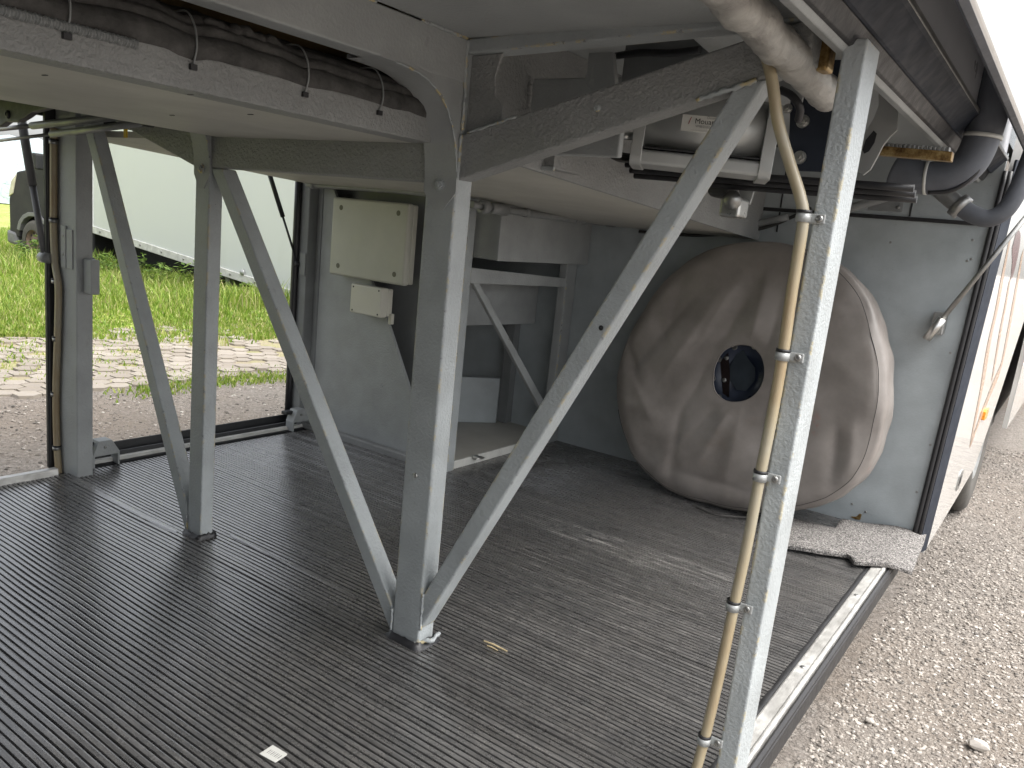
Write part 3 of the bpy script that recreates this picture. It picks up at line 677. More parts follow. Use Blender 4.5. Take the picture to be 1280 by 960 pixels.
# junction boxes
def jbox(x0, x1, z0, z1, y1, dep, mat, hole, r=.008):
    o = box('junction_box', x0+.004, x1-.004, y1-dep*.45, y1, z0+.004, z1-.004, mat, bus, .006, 3)
    l_ = box('lid', x0, x1, y1-dep, y1-dep*.47, z0, z1, mat, o, r, 3)
    m_ = hole
    for a in (x0+m_, x1-m_):
        for b_ in (z0+m_*.75, z1-m_*.75): screw('lid_screw', (a, y1-dep, b_), (0, -1, 0), .011 if m_ > .02 else .004, .0012, MT['lid_plug'] if m_ > .02 else MT['black_paint'], l_)
    return o
b1 = jbox(-2.658, -2.217, .728, 1.054, 2.448, .062, MT['beige_plastic'], .055, .010); b1['label'] = 'large scratched beige junction box'
b2 = jbox(-2.503, -2.322, .584, .706, 2.448, .075, MT['cream_plastic'], .016, .006); b2['label'] = 'small cream junction box under the large one'
box('box_foot', -2.33, -2.312, 2.43, 2.447, .556, .60, MT['cream_plastic'], b2, .002)
box('recess_shade_sheet', -2.855, -2.045, 2.53, 2.54, .03, 1.095, WD, bus, .001)  # added dark sheet, stands in for the shade inside the recess
# conduits
cn = tube('conduit', [(-2.862, 2.40, 1.142), (-2.858, 2.40, 1.118), (-2.84, 2.40, 1.101), (-2.80, 2.40, 1.097), (-2.45, 2.40, 1.10), (-2.15, 2.40, 1.098), (-1.99, 2.40, 1.083), (-1.905, 2.42, 1.073)], .012, MT['pipe_grey'], bus)
for x_, r_ in ((-2.80, .017), (-2.1, .016)): lathe('conduit_joint', [(-.012, .012), (-.012, r_), (.012, r_), (.012, .012)], (x_, 2.40, 1.0975), (1, 0, 0), MT['pipe_grey'], cn, 16)
cn2 = tube('conduit', [(-1.90, 2.38, 1.070), (-1.885, 2.6, 1.066), (-1.885, 3.0, 1.062), (-1.88, 3.2, 1.062), (-1.84, 3.255, 1.064), (-1.75, 3.262, 1.072), (-1.50, 3.262, 1.070), (-1.25, 3.262, 1.085), (-1.0, 3.25, 1.150)], .014, MT['pipe_grey'], bus)
for y_, r_, h_ in ((2.44, .025, .018), (2.53, .022, .05), (2.72, .018, .012), (3.10, .018, .010), (3.19, .020, .02)):
    lathe('conduit_joint', [(-h_, .013), (-h_, r_), (h_, r_), (h_, .013)], (-1.886, y_, 1.066), (0, 1, 0), MT['pipe_grey'], cn2, 16)
lathe('conduit_joint', [(-.02, .013), (-.02, .021), (.02, .021), (.02, .013)], (-1.79, 3.26, 1.068), (1, 0, .05), MT['pipe_grey'], cn2, 16)
tube('cable', [(-1.65, 3.27, 1.04), (-1.35, 3.27, 1.05), (-1.1, 3.265, 1.10), (-.92, 3.26, 1.19)], .007, MT['cable_dark'], bus)
tube('conduit', [at_y(1040, 268, 3.24), at_y(1070, 258, 3.22), at_y(1110, 246, 3.2), at_y(1158, 231, 3.15)], .016, MT['pipe_grey'], bus)
# --- pneumatic door cylinder
A, B = Vector((-.905, 1.72, 1.177)), Vector((-.632, 1.835, 1.170)); L_ = (B-A).length; u = (B-A).normalized(); up = Vector((0, 0, 1)); up = (up-u*up.dot(u)).normalized(); vv_ = u.cross(up)
MX = Matrix(((u.x, -vv_.x, up.x, A.x), (u.y, -vv_.y, up.y, A.y), (u.z, -vv_.z, up.z, A.z), (0, 0, 0, 1)))
# local: x along body, y towards the camera side is negative, z up
def rrect(w, h, r, n=5):
    out = []
    for cx, cy, a0 in ((w-r, h-r, 0), (r, h-r, 90), (r, r, 180), (w-r, r, 270)):
        for i in range(n+1): a = math.radians(a0+90*i/n); out.append((cx+r*math.cos(a), cy+r*math.sin(a)))
    return out
sgn = 1 if (MX @ Vector((0, .1, 0))).y > A.y else -1
def cyl_part(name, x0, x1, w, h, r, dy, dz, mat, parent):
    return prism(name, [(sgn*(a+dy), b+dz) for a, b in rrect(w, h, r)], 'X', x0, x1, mat, parent, b=.001, seg=1, M4=MX)
ac = tube('door_cylinder', [MX @ Vector((.012, sgn*.066, .098)), MX @ Vector((L_-.012, sgn*.066, .098))], .072, MT['cast_alu'], bus, 48, 1)
cyl_part('cylinder_base_rail', .010, L_-.010, .13, .034, .008, -.006, -.002, MT['cast_alu'], ac); cyl_part('cylinder_groove', .012, L_-.012, .05, .004, .001, -.007, .034, MT['black_paint'], ac)
cyl_part('cylinder_end_plate', -.010, .016, .145, .165, .02, -.010, -.006, MT['cast_alu'], ac); cyl_part('cylinder_end_plate', L_-.016, L_+.012, .15, .165, .02, -.012, -.008, MT['cast_alu'], ac)
tube('piston_rod', [MX @ Vector((-.01, sgn*.02, .06)), MX @ Vector((-.05, sgn*.02, .058))], .009, MT['steel'], ac, 10, 1)
lb_ = cyl_part('maker_label', .095, .205, .006, .036, .0005, -.0078, .080, MT['white_label'], ac)
def text(name, s, size, M4, mat, parent):
    cu = bpy.data.curves.new(name, 'FONT'); cu.body = s; cu.size = size
    to = bpy.data.objects.new('tmp', cu); COL.objects.link(to)
    dg = bpy.context.evaluated_depsgraph_get(); me = bpy.data.meshes.new_from_object(to.evaluated_get(dg)); bpy.data.objects.remove(to)
    me.transform(M4); me.name = name
    return link(name, me, mat, parent)
TF = MX @ Matrix(((1, 0, 0, 0), (0, 0, -sgn, -.0085*sgn), (0, 1, 0, 0), (0, 0, 0, 1)))
if sgn < 0: TF = MX @ Matrix(((1, 0, 0, 0), (0, 0, 1, .0082), (0, 1, 0, 0), (0, 0, 0, 1)))
text('label_text', 'Mouats', .0165, TF @ Matrix.Translation((.124, 0.0980, 0)), MT['ink'], lb_)
text('label_text', 'Doors', .008, TF @ Matrix.Translation((.150, 0.1100, 0)), MT['ink_grey'], lb_)
text('label_text', 'VMB/0103', .0075, TF @ Matrix.Translation((.127, 0.0900, 0)), MT['ink_grey'], lb_)
text('label_text', '/', .022, TF @ Matrix.Translation((.110, 0.0960, 0)), MT['ink_red'], lb_)
text('label_text', '___________', .007, TF @ Matrix.Translation((.118, 0.0845, 0)), MT['ink_grey'], lb_)
# mounting plate with bolts to the right of the cylinder
mp = prism('mounting_plate', [(v.x, v.z) for v in (at_y(990, 60, 1.90), at_y(1075, 60, 1.90), at_y(1062, 216, 1.90), at_y(985, 213, 1.90))], 'Y', 1.90, 1.91, MT['navy_strip'], bus, b=.001, seg=1)
for px, py, r_ in ((1004, 152, .011), (1000, 197, .011), (985, 136, .008)): q = at_y(px, py, 1.899); hexbolt('bolt', q, (0, -1, 0), r_, .014, MT['steel'], mp)
prism('stay_plate', [(v.x, v.z) for v in (at_y(968, 106, 1.70), at_y(985, 86, 1.70), at_y(1007, 106, 1.70), at_y(1002, 130, 1.70), at_y(976, 112, 1.70))], 'Y', 1.70, 1.706, PG, bus, b=.001, seg=1)
tube('air_hose', [at_y(975, 112, 1.68), at_y(990, 120, 1.68), at_y(1000, 135, 1.69), at_y(998, 150, 1.72)], .008, MT['black_rubber'], bus)
for k in range(3): tube('air_hose', [(-1.10, 2.05+k*.03, 1.205-k*.012), (-.95, 2.03+k*.03, 1.20-k*.012), (-.80, 2.05+k*.03, 1.19-k*.012), (-.36, 2.06+k*.03, 1.18-k*.01)], .009, MT['black_rubber'], bus)
for k in range(4): tube('air_hose', [at_y(738+k*3, 178+k*2, 1.75+.02*k), at_y(765+k*2, 190+k*3, 1.80), at_y(790, 195+k*2, 1.84), at_y(820, 200+k, 1.9)], .005, MT['cable_dark'], bus, 8)
# dark box bracket and shiny valve hanging below
vb = prism('valve_bracket', [(v.x, v.z) for v in (at_y(920, 220, 2.15), at_y(948, 221, 2.15), at_y(937, 256, 2.15), at_y(926, 250, 2.15))], 'Y', 2.15, 2.16, PG, bus, b=.002)
q = at_y(918, 262, 2.12); vl = box('valve', q.x-.028, q.x+.028, 2.08, 2.15, q.z-.022, q.z+.03, MT['steel'], bus, .008, 3)
lathe('valve_cap', [(-.02, 0), (-.02, .02), (0, .024), (.02, .02), (.025, 0)], (q.x+.008, 2.076, q.z+.02), (.2, -1, .5), MT['dull_steel'], vl, 12)
box('cable_lump', q.x-.09, q.x-.02, 2.12, 2.2, q.z+.03, q.z+.09, MT['cable_dark'], bus, .02, 3)
# silver lever plate and toothed brass bar right of the pillar
lev = prism('lever_plate', [(v.x, v.z) for v in [at_y(a, b, 2.12) for a, b in ((1098, 106), (1112, 116), (1122, 140), (1121, 163), (1112, 172), (1104, 182), (1097, 196), (1088, 212), (1079, 219), (1070, 214), (1075, 196), (1080, 168), (1092, 148), (1098, 132))]], 'Y', 2.12, 2.128, MT['cast_alu'], bus, b=.001, seg=1)
sp_ = [at_y(a, b, 2.118) for a, b in ((1092, 163), (1096, 167), (1093, 178), (1086, 189), (1080, 192), (1078, 187), (1082, 175))]; prism('lever_slot', [(v.x, v.z) for v in sp_], 'Y', 2.1185, 2.122, MT['black_paint'], lev, b=0)
a_, b_ = at_y(1096, 189, 2.18), at_y(1191, 196, 2.18)
tb = prism('toothed_bar', [(a_.x, a_.z-.010), (b_.x, b_.z-.012), (b_.x, b_.z+.010), (a_.x, a_.z+.012)], 'Y', 2.165, 2.195, MT['brass'], bus, b=.002)
for k in range(17): q = a_.lerp(b_, (k+.7)/18); box('tooth', q.x-.0035, q.x+.0035, 2.170, 2.190, q.z+.009, q.z+.020, MT['dull_steel'], tb, .001)
q = at_y(1030, 70, 1.42); bf_ = box('brass_fitting', q.x-.018, q.x+.014, 1.40, 1.44, q.z-.026, q.z+.022, MT['brass'], bus, .005, 3)
lathe('fitting_nut', [(0, .0), (0, .016), (.03, .016), (.03, .0)], (q.x-.022, 1.42, q.z), (-1, 0, .05), MT['black_rubber'], bf_, 12)
# wrapped pipe overhead
bm = bmesh.new(); pa, pb = at_x(918, 0, -.45), at_x(1036, 121, -.45); pa = pa+(pa-pb)*.9
tp = [pa.lerp(pb, i/52)+Vector((.002*math.sin(i*.7), 0, .0015*math.sin(i*.9))) for i in range(53)]
tube_bm(bm, tp, lambda i, t: .0285*(1+.05*math.sin(i*1.3)+.05*math.sin(i*2.9+1)), 24); fin('wrapped_pipe', bm, MT['wrap_pipe'], bus, True)
hz = at_y(984, 26, 1.39).z; h0, h1, h2 = at_z(972, 27, hz), at_z(997, 25, hz), at_z(1020, 47, hz); box('hanger_box', h0.x, h1.x, 1.39, h2.y, hz, 1.46, PG, bus, .003)
# --- rail above the door opening
prism('door_rail', [(-.392, 1.322), (-.372, 1.316), (-.366, 1.322), (-.356, 1.340), (-.350, 1.371), (-.392, 1.371)], 'Y', -1.3, 3.285, PG, bus, b=.002)
prism('door_rail_seal', [(-.365, 1.323), (-.358, 1.326), (-.350, 1.342), (-.345, 1.352), (-.349, 1.362), (-.355, 1.340)], 'Y', -1.3, 3.284, MT['black_rubber'], bus, b=.001, seg=1)
prism('gutter_panel', [(-.344, 1.350), (-.338, 1.352), (-.306, 1.392), (-.300, 1.397), (-.301, 1.404), (-.312, 1.406), (-.346, 1.365)], 'Y', -1.3, 3.31, MT['navy_strip'], bus, b=.001, seg=1)
prism('gutter_lip', [(-.3055, 1.394), (-.299, 1.398), (-.299, 1.409), (-.305, 1.409)], 'Y', -1.3, 3.315, MT['dull_steel'], bus, b=.001, seg=1)
box('body_side', -.345, -.312, -3.0, 3.36, 1.408, 2.95, MT['body_grey'], bus, .002)
# --- hose down the near pillar with clips
HP = [(955, 60), (965, 100), (972, 150), (986, 200), (1000, 245), (1004, 272), (999, 310), (989, 370), (979, 440), (965, 520), (951, 590), (934, 680), (918, 755), (900, 840), (882, 918), (868, 970)]
hw = [at_y(a, b, YF-.014+(.0 if b > 180 else -.006)) for a, b in HP]
hp = smoothpath(hw, 14); bm = bmesh.new(); tube_bm(bm, hp, lambda i, t: .0094*(1+.012*(i % 2)), 12); hose = fin('drain_hose', bm, MT['hose'], bus, True)
def clip(px, py, hosep, parent, r=.0118, side=1):
    p = at_y(px, py, YF-.014); d = Vector((0, 0, 1))
    cl_ = tube('hose_clip', [p+Vector((0, 0, -.007)), p+Vector((0, 0, .007))], r, MT['zinc'], parent, 16, 1)
    box('clip_tab', p.x+.006*side if side > 0 else p.x-.03, p.x+.032 if side > 0 else p.x-.006, YF-.006, YF-.001, p.z-.008, p.z+.008, MT['zinc'], cl_, .003)
    tube('clip_band', [p+Vector((0, 0, .007)), p+Vector((0, 0, .012))], r*1.03, MT['black_rubber'], cl_, 16, 1)
    screw('screw', (p.x+.023*side, YF-.006, p.z), (0, -1, 0), .006, .003, MT['dull_steel'], cl_)
for a, b in ((1004, 272), (978, 445), (950, 596), (916, 758), (880, 925)): clip(a, b, hose, hose)
# hose on the far pillar
hp2 = [at_y(a, b, YF-.012) for a, b in ((67, 160), (67, 200), (67, 250), (67, 290), (69, 330), (73, 360), (72, 420), (70, 490), (71, 550), (74, 598))]
h2 = tube('drain_hose', hp2, .0115, MT['hose'], bus, 12, 8)
for a, b in ((67, 178), (67, 276), (70, 352), (71, 424), (69, 493), (71, 560)):
    p = at_y(a, b, YF-.012); cl_ = tube('hose_clip', [p+Vector((0, 0, -.006)), p+Vector((0, 0, .006))], .0145, MT['dull_steel'], h2, 14, 1)
    tube('clip_band', [p+Vector((0, 0, .006)), p+Vector((0, 0, .011))], .015, MT['black_rubber'], cl_, 14, 1)
# --- far side struts and fittings
def strut(name, pa, pb, r1, r2, frac, m1, m2):
    pa, pb = Vector(pa), Vector(pb); mid = pa.lerp(pb, frac)
    o = tube(name, [pa, mid], r1, m1, bus, 12, 1); tube('strut_rod', [mid, pb], r2, m2, o, 10, 1)
    for e, q in (('strut_end', pa), ('strut_end', pb)): lathe(e, [(-.014, 0), (-.014, .012), (.014, .012), (.014, 0)], q, (0, 1, 0), MT['black_paint'], o, 12)
    return o
s1 = strut('gas_strut', at_y(172, 143, 1.25), at_y(-60, 168, 1.25), .0115, .0075, .50, MT['pipe_grey'], MT['dull_steel'])
s2 = strut('gas_strut', at_y(185, 153, 1.24), at_y(-60, 183, 1.24), .010, .0055, .42, MT['pipe_grey'], MT['dull_steel'])
q = at_y(160, 150, 1.25); box('strut_bracket', q.x-.06, q.x+.09, 1.23, 1.27, q.z+.0, q.z+.04, MT['black_paint'], s1, .006); tg = at_y(157, 163, 1.25); box('warning_tag', tg.x-.008, tg.x+.008, 1.248, 1.252, tg.z-.02, tg.z+.018, MT['yellow_tag'], s2, .001)
strut('gas_strut', at_x(22, 120, -2.98), at_x(56, 322, -2.87), .014, .011, .55, MT['van_trim'], MT['van_trim'])
strut('gas_strut', at_x(372, 330, -2.87), at_x(333, 205, -2.95), .005, .010, .48, MT['black_paint'], MT['black_paint'])
strut('gas_strut', at_x(112, 326, -2.80), at_x(80, 190, -2.90), .007, .007, .6, MT['black_paint'], MT['black_paint'])
q = at_x(56, 322, -2.865); lathe('strut_pivot', [(-.02, 0), (-.02, .018), (.025, .018), (.025, 0)], q, (1, 0, 0), MT['pipe_grey'], bus, 14)
q = at_y(20, 135, 1.12); rp = prism('hinge_plate', [(v.x, v.z) for v in [at_y(a, b, 1.12) for a, b in ((-40, 100), (90, 118), (88, 132), (60, 135), (40, 140), (32, 146), (22, 152), (8, 152), (0, 158), (-40, 160))]], 'Y', 1.12, 1.14, MT['black_paint'], bus, b=.003)
screw('bolt', at_y(10, 143, 1.119), (0, -1, 0), .012, .006, MT['black_paint'], rp)
box('roof_edge_beam', -2.90, -2.80, -1.3, 3.4, 1.24, 1.42, WD, bus, .004)
box('far_gutter', -2.93, -2.901, -1.3, 3.4, 1.21, 1.30, MT['black_paint'], bus, .004)
# --- door arms, outer flap
arm = tube('flap_arm', [at_y(1118, 212, 2.42), at_y(1150, 222, 2.42), at_y(1185, 220, 2.42), at_y(1212, 203, 2.42), at_y(1230, 165, 2.42), at_y(1246, 110, 2.42), at_y(1262, 55, 2.42), at_y(1275, 5, 2.42), at_y(1285, -60, 2.42)], .043, MT['foam_tube'], bus, 20, 8)
tie = at_y(1226, 170, 2.42); tube('tie_band', [at_y(1228, 173, 2.42), at_y(1229.5, 168, 2.42)], .0455, MT['white_trim'], arm, 20, 1); tube('tie_band', [at_y(1157, 222, 2.42), at_y(1161, 222, 2.42)], .0455, MT['white_trim'], arm, 20, 1)
bm = bmesh.new(); pth = smoothpath([at_y(1160, 240, 2.40), at_y(1190, 238, 2.40), at_y(1219, 217, 2.40), at_y(1238, 180, 2.40)], 6)
tube_bm(bm, pth, .006, 8); fin('arm_seam', bm, MT['black_rubber'], arm, True)
arm2 = tube('flap_arm', [at_y(1150, 215, 2.95), at_y(1166, 230, 2.95), at_y(1185, 246, 2.95), at_y(1204, 262, 2.95)], .027, MT['dull_steel'], bus, 18, 4)
tube('arm_sleeve', [at_y(1201, 259, 2.95), at_y(1218, 269, 2.95), at_y(1236, 273, 2.95), at_y(1254, 265, 2.95), at_y(1268, 246, 2.95), at_y(1280, 220, 2.95), at_y(1295, 180, 2.95)], .0275, MT['foam_tube'], arm2, 18, 6)
lathe('arm_clamp', [(-.014, .028), (-.014, .038), (.014, .038), (.014, .028)], at_y(1200, 258, 2.95), (at_y(1204, 262, 2.95)-at_y(1185, 246, 2.95)), MT['dull_steel'], arm2, 18)
q = at_y(1158, 232, 2.6); cl_ = box('arm_clamp', q.x-.03, q.x+.04, 2.58, 2.62, q.z-.02, q.z+.01, MT['steel'], arm, .004); hexbolt('bolt', q+Vector((-.02, -.02, 0)), (0, -1, 0), .010, .014, MT['steel'], cl_)
st_ = tube('flap_stay', [at_y(1166, 413, 3.20), at_y(1290, 262, 3.16)], .0085, MT['dull_steel'], bus, 12, 1)
tube('stay_end', [at_y(1158, 424, 3.20), at_y(1178, 398, 3.20)], .0155, MT['steel'], st_, 14, 1); q = at_y(1174, 404, 3.25); box('stay_bracket', q.x-.02, q.x+.02, 3.22, 3.288, q.z-.04, q.z+.04, MT['dull_steel'], st_, .004)
fl = prism('raised_flap', [(-.222, 1.395), (-.218, 1.375), (-.209, 1.366), (-.199, 1.372), (-.192, 1.392), (-.190, 2.75), (-.222, 2.75)], 'Y', .15, 3.25, MT['bus_white'], bus, b=.002)
prism('flap_edge_seal', [(-.226, 1.40), (-.222, 1.368), (-.211, 1.357), (-.200, 1.362), (-.2095, 1.367), (-.2185, 1.377), (-.2225, 1.40)], 'Y', .15, 3.25, MT['foam_tube'], fl, b=.0005, seg=1)
# --- outer skin beyond the bay
def skx(y_, z_): return -.308+.030*z_+.014*(y_-3.4)
def skin(name, poly, mat, th=.03, off=0., parent=bus):
    bm = bmesh.new(); a = [bm.verts.new((skx(y_, z_)+off, y_, z_)) for y_, z_ in poly]; b = [bm.verts.new((skx(y_, z_)+off-th, y_, z_)) for y_, z_ in poly]
    bm.faces.new(a); bm.faces.new(list(reversed(b)))
    for i in range(len(a)): bm.faces.new((a[i], b[i], b[(i+1) % len(a)], a[(i+1) % len(a)]))
    bmesh.ops.triangulate(bm, faces=[f for f in bm.faces if len(f.verts) > 4])
    return fin(name, bm, mat, parent)
sk = skin('side_panel', [(3.375, -.075), (4.05, -.035), (4.72, .01), (4.98, .17), (5.22, .38), (5.47, .63), (5.71, .86), (5.95, .93), (6.35, .93), (6.35, 2.95), (3.36, 2.95)], MT['bus_white'])
skin('side_panel', [(6.356, .93), (6.56, .70), (6.66, .3), (6.70, -.06), (8.6, -.03), (8.6, 2.95), (6.356, 2.95)], MT['bus_white'])
skin('side_panel', [(8.606, -.03), (11.8, 0.), (11.8, 2.95), (8.606, 2.95)], MT['bus_white'])
def stripe(pts, w, mat):
    P = smoothpath([(0, a, b) for a, b in pts], 6); n = len(P)
    L1, R1 = [], []
    for i, p in enumerate(P):
        t = (P[min(i+1, n-1)]-P[max(i-1, 0)]).normalized(); s = Vector((0, -t.z, t.y)); k = w*math.sin(math.pi*(.08+.92*i/(n-1)) if i/(n-1) < .5 else math.pi*(.08+.92*(1-i/(n-1)*.93)))
        k = w*(.35+.65*math.sin(math.pi*min(1, .1+i/(n-1)*.8)))
        L1.append((p.y+s.y*k, p.z+s.z*k)); R1.append((p.y-s.y*k, p.z-s.z*k))
    bm = bmesh.new(); prev = None
    for a, b in zip(L1, R1):
        row = [bm.verts.new((skx(*a)+.0012, *a)), bm.verts.new((skx(*b)+.0012, *b))]
        if prev: bm.faces.new((prev[0], prev[1], row[1], row[0]))
        prev = row
    return fin('painted_stripe', bm, mat, sk)
def pxs(x, y):      # pixel -> (y,z) on the skin surface
    d = ray(x, y); t = 3.
    for _ in range(30):
        p = CAM+d*t; t += (skx(p.y, p.z)-p.x)/(d.x-.030*d.z-.014*d.y)
    p = CAM+d*t; return (p.y, p.z)
stripe([pxs(*q) for q in ((1213, 556), (1220, 520), (1228, 480), (1236, 430), (1246, 385), (1254, 340), (1262, 300))], .05, MT['stripe'])
stripe([pxs(*q) for q in ((1213, 556), (1228, 515), (1240, 485), (1252, 455), (1262, 405), (1272, 350), (1278, 315))], .05, MT['stripe'])
stripe([pxs(*q) for q in ((1240, 475), (1246, 440), (1252, 405), (1257, 380), (1262, 350))], .035, MT['stripe'])
stripe([pxs(*q) for q in ((1264, 348), (1268, 330), (1270, 312), (1268, 298))], .07, MT['stripe_dark'])
def decal(name, x, y, ly, lz, mat, proud=.006):
    c_ = pxs(x, y); pl = []
    for i in range(16): a = 2*math.pi*i/16; pl.append((c_[0]+ly*math.copysign(abs(math.cos(a))**.5, math.cos(a)), c_[1]+lz*math.copysign(abs(math.sin(a))**.5, math.sin(a))))
    return skin(name, pl, mat, proud, proud, sk)
decal('marker_lamp', 1230, 517, .07, .028, MT['orange_lens'], .012); 
lk = decal('flush_lock', 1199, 600, .06, .045, MT['dull_steel'], .004)
c_ = pxs(1199, 600); skin('lock_core', [(c_[0]-.03, c_[1]-.02), (c_[0]+.03, c_[1]-.02), (c_[0]+.03, c_[1]+.02), (c_[0]-.03, c_[1]+.02)], MT['black_paint'], .004, .006, lk)
skin('marker_lamp', [(8.0, .12), (8.16, .12), (8.16, .18), (8.0, .18)], MT['orange_lens'], .01, .012)
# wheel of the rear axle (twin tyres)
def wheel(name, x_out, yc, zc, R_, wdt, mat_t, mat_r, parent, side=1):
    ax = (side, 0, 0)
    pr = [(-wdt, R_*.58), (-wdt, R_*.80), (-wdt*.96, R_*.93), (-wdt*.86, R_*.985), (-wdt*.80, R_), (-wdt*.52, R_*1.0), (-wdt*.51, R_*.975), (-wdt*.49, R_*.975), (-wdt*.48, R_), (-wdt*.20, R_), (-wdt*.14, R_*.985), (-wdt*.04, R_*.93), (0, R_*.80), (-.005, R_*.62), (-.02, R_*.58)]
    o = lathe(name, pr, (x_out, yc, zc), ax, mat_t, parent, 40)
    lathe('rim', [(-.015, R_*.58), (-.01, R_*.56), (-.05, R_*.52), (-.12, R_*.48), (-.14, R_*.30), (-.10, R_*.22), (-.03, R_*.20), (-.03, 0)], (x_out, yc, zc), ax, mat_r, o, 32)
    return o
wheel('rear_wheel', -.325, 5.62, GZ+.50, .50, .27, MT['dusty_tyre'], MT['dull_steel'], bus)
wheel('rear_wheel', -.63, 5.62, GZ+.50, .50, .27, MT['dusty_tyre'], MT['dull_steel'], bus)
prism('wheel_arch', [(4.60, -.02), (4.80, .17), (5.1, .6), (5.4, .9), (6.3, .95), (6.6, .6), (6.66, -.06), (6.9, -.06), (6.9, 1.1), (4.5, 1.1), (4.5, -.02)], 'X', -1.0, -.36, MT['black_paint'], bus, b=0)
# closed body so that no light falls in from above
box('underframe', -2.80, -.42, 3.40, 12, -.10, 1.38, MT['black_paint'], bus, .01) if False else None
box('rear_body', -2.84, -.37, 3.42, 4.45, -.06, 1.40, MT['black_paint'], bus, .01); box('rear_body', -2.84, -1.05, 4.46, 12.0, -.06, 1.40, MT['black_paint'], bus, .01); box('rear_body', -1.04, -.36, 6.95, 12.0, -.02, 1.40, MT['black_paint'], bus, .01)
box('upper_body', -2.84, -.346, -3.0, 12.0, 1.465, 3.0, MT['bus_white'], bus, .05)
box('front_bulkhead', -2.84, -.345, -1.34, -1.305, -.06, 1.46, WP, bus, .002)
box('light_block_panel', -.345, -.312, -1.34, -.06, -.08, 1.407, MT['body_grey'], bus, .003); box('light_block_panel', -2.90, -2.87, -1.34, .35, -.08, 1.30, MT['body_grey'], bus, .003)  # unseen panels added to block light reaching the truss fronts
box('front_body', -2.84, -.345, -3.0, -1.345, -.1, 1.46, MT['bus_white'], bus, .01)
box('far_side_panel', -2.90, -2.842, 2.48, 12, -.12, 3.0, MT['bus_white'], bus, .01)

# ================================================================== SPARE WHEEL
sw = thing('spare_wheel', (-1.0, 3.05, 0), 'spare wheel in a creased grey brown vinyl cover leaning on the bulkhead', 'spare wheel')
PN = Vector((0, -1, .10)).normalized()         # front plane: y = 2.935 + .10 z
def onfront(px, py):
    d = ray(px, py); t = (2.935+.10*CAM.z-CAM.y)/(d.y-.10*d.z); p = CAM+d*t; return p
sil = [(768, 470), (771, 520), (790, 575), (829, 612), (880, 630), (930, 641), (985, 641), (1040, 628), (1070, 606), (1092, 572), (1104, 530), (1108, 480), (1101, 420), (1084, 370), (1052, 332), (1000, 308), (940, 300), (880, 312), (838, 340), (800, 390), (779, 430)]
cen = Vector((-1.005, 0, .525)); vz = Vector((0, .10, 1)).normalized(); vx = Vector((1, 0, 0)); O = Vector((cen.x, 2.935+.10*cen.z, cen.z))
ang, rad = [], []
for q in sil:
    p = onfront(*q)-O; ang.append(math.atan2(p.dot(vz), p.dot(vx))); rad.append(math.hypot(p.dot(vz), p.dot(vx)))
o_ = np.argsort(ang); ang = np.array(ang)[o_]; rad = np.array(rad)[o_]
ang = np.r_[ang-2*math.pi, ang, ang+2*math.pi]; rad = np.r_[rad, rad, rad]
def outline(a): return float(np.interp(a, ang, rad))
hole_px = [(891, 470), (893, 490), (905, 501), (921, 503), (940, 496), (952, 480), (955, 462), (950, 443), (938, 432), (920, 431), (904, 438), (895, 452)]
hc = onfront(921, 467)-O; hcx, hcz = hc.dot(vx), hc.dot(vz)
ha, hr = [], []
for q in hole_px:
    p = onfront(*q)-O; dx, dz = p.dot(vx)-hcx, p.dot(vz)-hcz; ha.append(math.atan2(dz, dx)); hr.append(math.hypot(dx, dz))
o_ = np.argsort(ha); ha = np.array(ha)[o_]; hr = np.array(hr)[o_]; ha = np.r_[ha-2*math.pi, ha, ha+2*math.pi]; hr = np.r_[hr, hr, hr]
# folds: ridges given in the front plane as (x0,z0,x1,z1,width,height)
FOLD = []
def fold(a, b, w, h):
    p, q = onfront(*a)-O, onfront(*b)-O; FOLD.append((p.dot(vx), p.dot(vz), q.dot(vx), q.dot(vz), w, h))
for a, b, w, h in (((830, 470), (905, 365), .026, .020), ((858, 505), (935, 372), .022, -.018), ((800, 450), (868, 372), .022, -.014), ((880, 420), (925, 350), .018, .014), ((940, 425), (962, 345), .022, .020), ((958, 440), (985, 350), .018, -.014),
                   ((850, 560), (900, 500), .030, -.022), ((875, 575), (915, 510), .022, .018), ((820, 590), (880, 520), .022, .014), ((838, 600), (850, 520), .018, -.022), ((780, 420), (800, 480), .016, -.024), ((792, 470), (815, 520), .014, .014), ((775, 500), (825, 520), .018, .014),
                   ((905, 620), (925, 520), .03, .016), ((950, 560), (962, 480), .028, -.018), ((975, 600), (985, 500), .03, .014), ((1040, 610), (1046, 540), .018, -.024), ((1062, 590), (1068, 530), .02, .014), ((1000, 420), (1080, 480), .04, .012), ((1010, 350), (1060, 400), .03, .008), ((860, 330), (840, 400), .025, -.012), ((815, 380), (835, 430), .018, -.014), ((880, 640), (960, 590), .02, .01), ((850, 590), (930, 612), .014, -.012), ((1090, 400), (1099, 520), .012, .012)): fold(a, b, w, h)
def foldh(x, z):
    s = 0.
    for x0, z0, x1, z1, w, h in FOLD:
        dx, dz = x1-x0, z1-z0; L2 = dx*dx+dz*dz; t = max(-.15, min(1.15, ((x-x0)*dx+(z-z0)*dz)/L2)); d2 = (x-x0-t*dx)**2+(z-z0-t*dz)**2
        env = math.exp(-((t-.5)/.55)**4); q_ = math.sqrt(d2)/w; s += .6*h*env*math.exp(-(q_*q_+.0)/(.55+q_))
    return s+.004*math.sin(x*17+z*5)*math.sin(z*13)+.002*math.sin(x*31-z*23)
bm = bmesh.new(); NA = 168; rings = []
NR = 46
